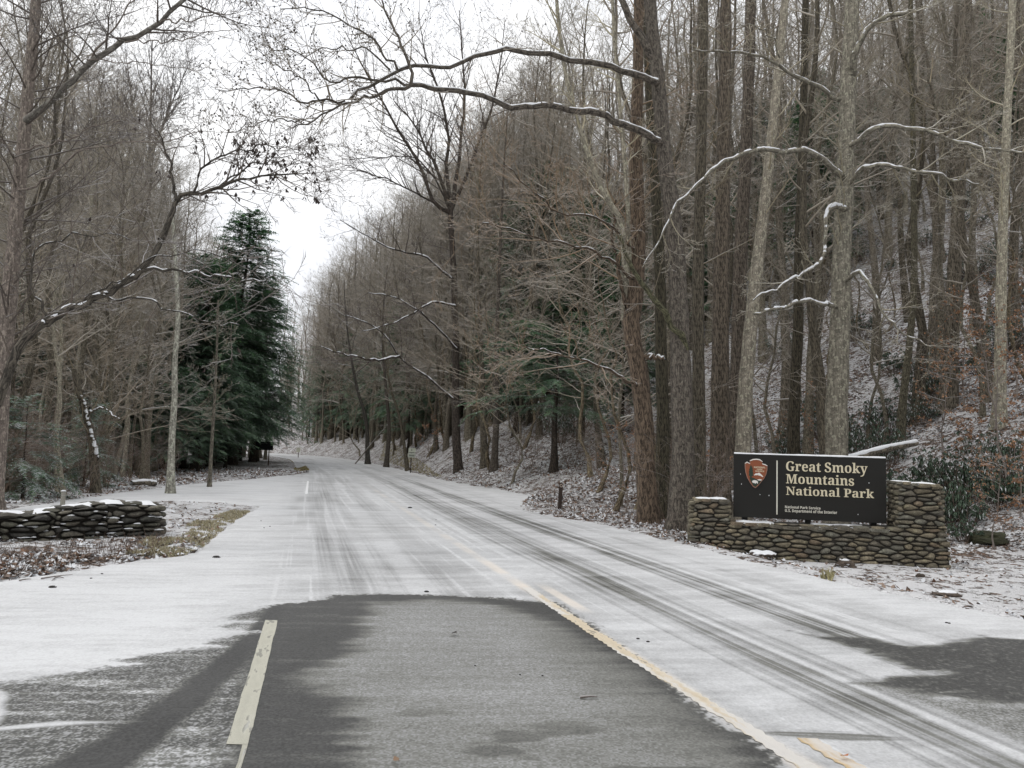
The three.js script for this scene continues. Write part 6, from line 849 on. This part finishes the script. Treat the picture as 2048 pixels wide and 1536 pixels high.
// single small things lying on the road
{
  const bit = (name, label, px, py, build) => { const p = gnd(px, py), t = thing(name, label, name === 'fallen_twig' ? 'twig' : name.includes('leaf') ? 'leaf' : 'stone', p.setY(0.004)); build(t); return t; };
  const curl = (t, l, col, turn) => { const m = new MB(); for (let i = 0; i < 4; i++) { const a = -0.5 + i / 4, b = a + 0.25, w = (x) => 0.32 * l * Math.cos(x * 2.9), y = (x) => 0.02 + l * 0.5 * x * x; m.quad(V(a * l, y(a), -w(a)), V(b * l, y(b), -w(b)), V(b * l, y(b) + 0.006, w(b)), V(a * l, y(a) + 0.006, w(a)), col, V(0, 1, 0)); } part('blade', m.geo(), leafMat, t); const s = new MB(); s.spike(-0.5 * l, 0.02 + l * 0.12, 0, -0.8 * l, 0.03, 0, 0.003, col, 0); part('stalk', s.geo(), twigMat, t); t.rotation.y = turn; };
  bit('dry_leaf', 'dark curled leaf standing on the frosty asphalt', 908, 1272, (t) => curl(t, 0.075, [0.03, 0.022, 0.018], 1.2));
  bit('dry_leaf', 'orange leaf lying between the two yellow lines', 1690, 1521, (t) => curl(t, 0.05, [0.45, 0.16, 0.05], 0.4));
  bit('dry_leaf', 'brown crumpled leaf at the bottom edge of the photo', 792, 1529, (t) => curl(t, 0.05, [0.22, 0.14, 0.085], 2.2));
  const twig = (t, ends) => { const b = new MB(); for (const [a, c] of ends) { const p = gnd(...a).sub(t.position), q = gnd(...c).sub(t.position), m = p.clone().lerp(q, 0.5).add(V(0.01, 0.02, 0.01)); b.tube(smooth([p.setY(0.008), m, q.setY(0.008)], 6), [0.009, 0.009, 0.008, 0.007, 0.006, 0.005, 0.003], 5, [0.12, 0.09, 0.075], 0.4); } part('stem', b.geo(), twigMat, t); };
  bit('fallen_twig', 'forked twig lying on the snow below the left litter', 112, 1158, (t) => twig(t, [[[82, 1159], [145, 1151]], [[110, 1157], [104, 1163]], [[112, 1156], [128, 1158]]]));
  bit('fallen_twig', 'short straight twig on the snow at the left edge', 50, 1166, (t) => twig(t, [[[38, 1163], [62, 1160]]]));
  bit('fallen_twig', 'small twig on the bare asphalt right of the middle', 1180, 1398, (t) => twig(t, [[[1160, 1398], [1195, 1397]]]));
  const peb = (px, py, s, label) => bit('pebble', label, px, py, (t) => { const g = new THREE.IcosahedronGeometry(s, 1), q = g.attributes.position; for (let i = 0; i < q.count; i++) { const n = 0.8 + 0.4 * hash2(i * 7, (px | 0)); q.setXYZ(i, q.getX(i) * n * 1.3, q.getY(i) * 0.6, q.getZ(i) * n); } g.computeVertexNormals(); part('stone_body', g, flat(0.03, 0.026, 0.024), t); });
  peb(105, 1175, 0.03, 'dark pebble on the snow below the twig'); peb(433, 1115, 0.04, 'dark pebble on the snow right of the grass'); peb(820, 1016, 0.05, 'dark pebble on the snowy road, far away'); peb(853, 1184, 0.022, 'dark pebble at the edge of the bare asphalt');
  const g = 'dark specks of dirt on the road', N = ['first', 'second', 'third', 'fourth', 'fifth', 'sixth', 'seventh', 'eighth', 'ninth', 'tenth', 'eleventh', 'twelfth', 'thirteenth', 'fourteenth']; for (const [i, [px, py]] of [[522, 1042], [528, 1056], [540, 1053], [872, 1040], [871, 1050], [1276, 1278], [1296, 1284], [1893, 1246], [1898, 1247], [204, 1148], [182, 1157], [950, 1332], [1040, 1350], [1085, 1352]].sort((a, b) => a[0] - b[0]).entries()) { peb(px, py, py > 1300 ? 0.006 : 0.012, 'tiny dark speck of dirt on the road, ' + N[i] + ' from the left').userData.group = g; }
}

renderer.render(scene, camera);
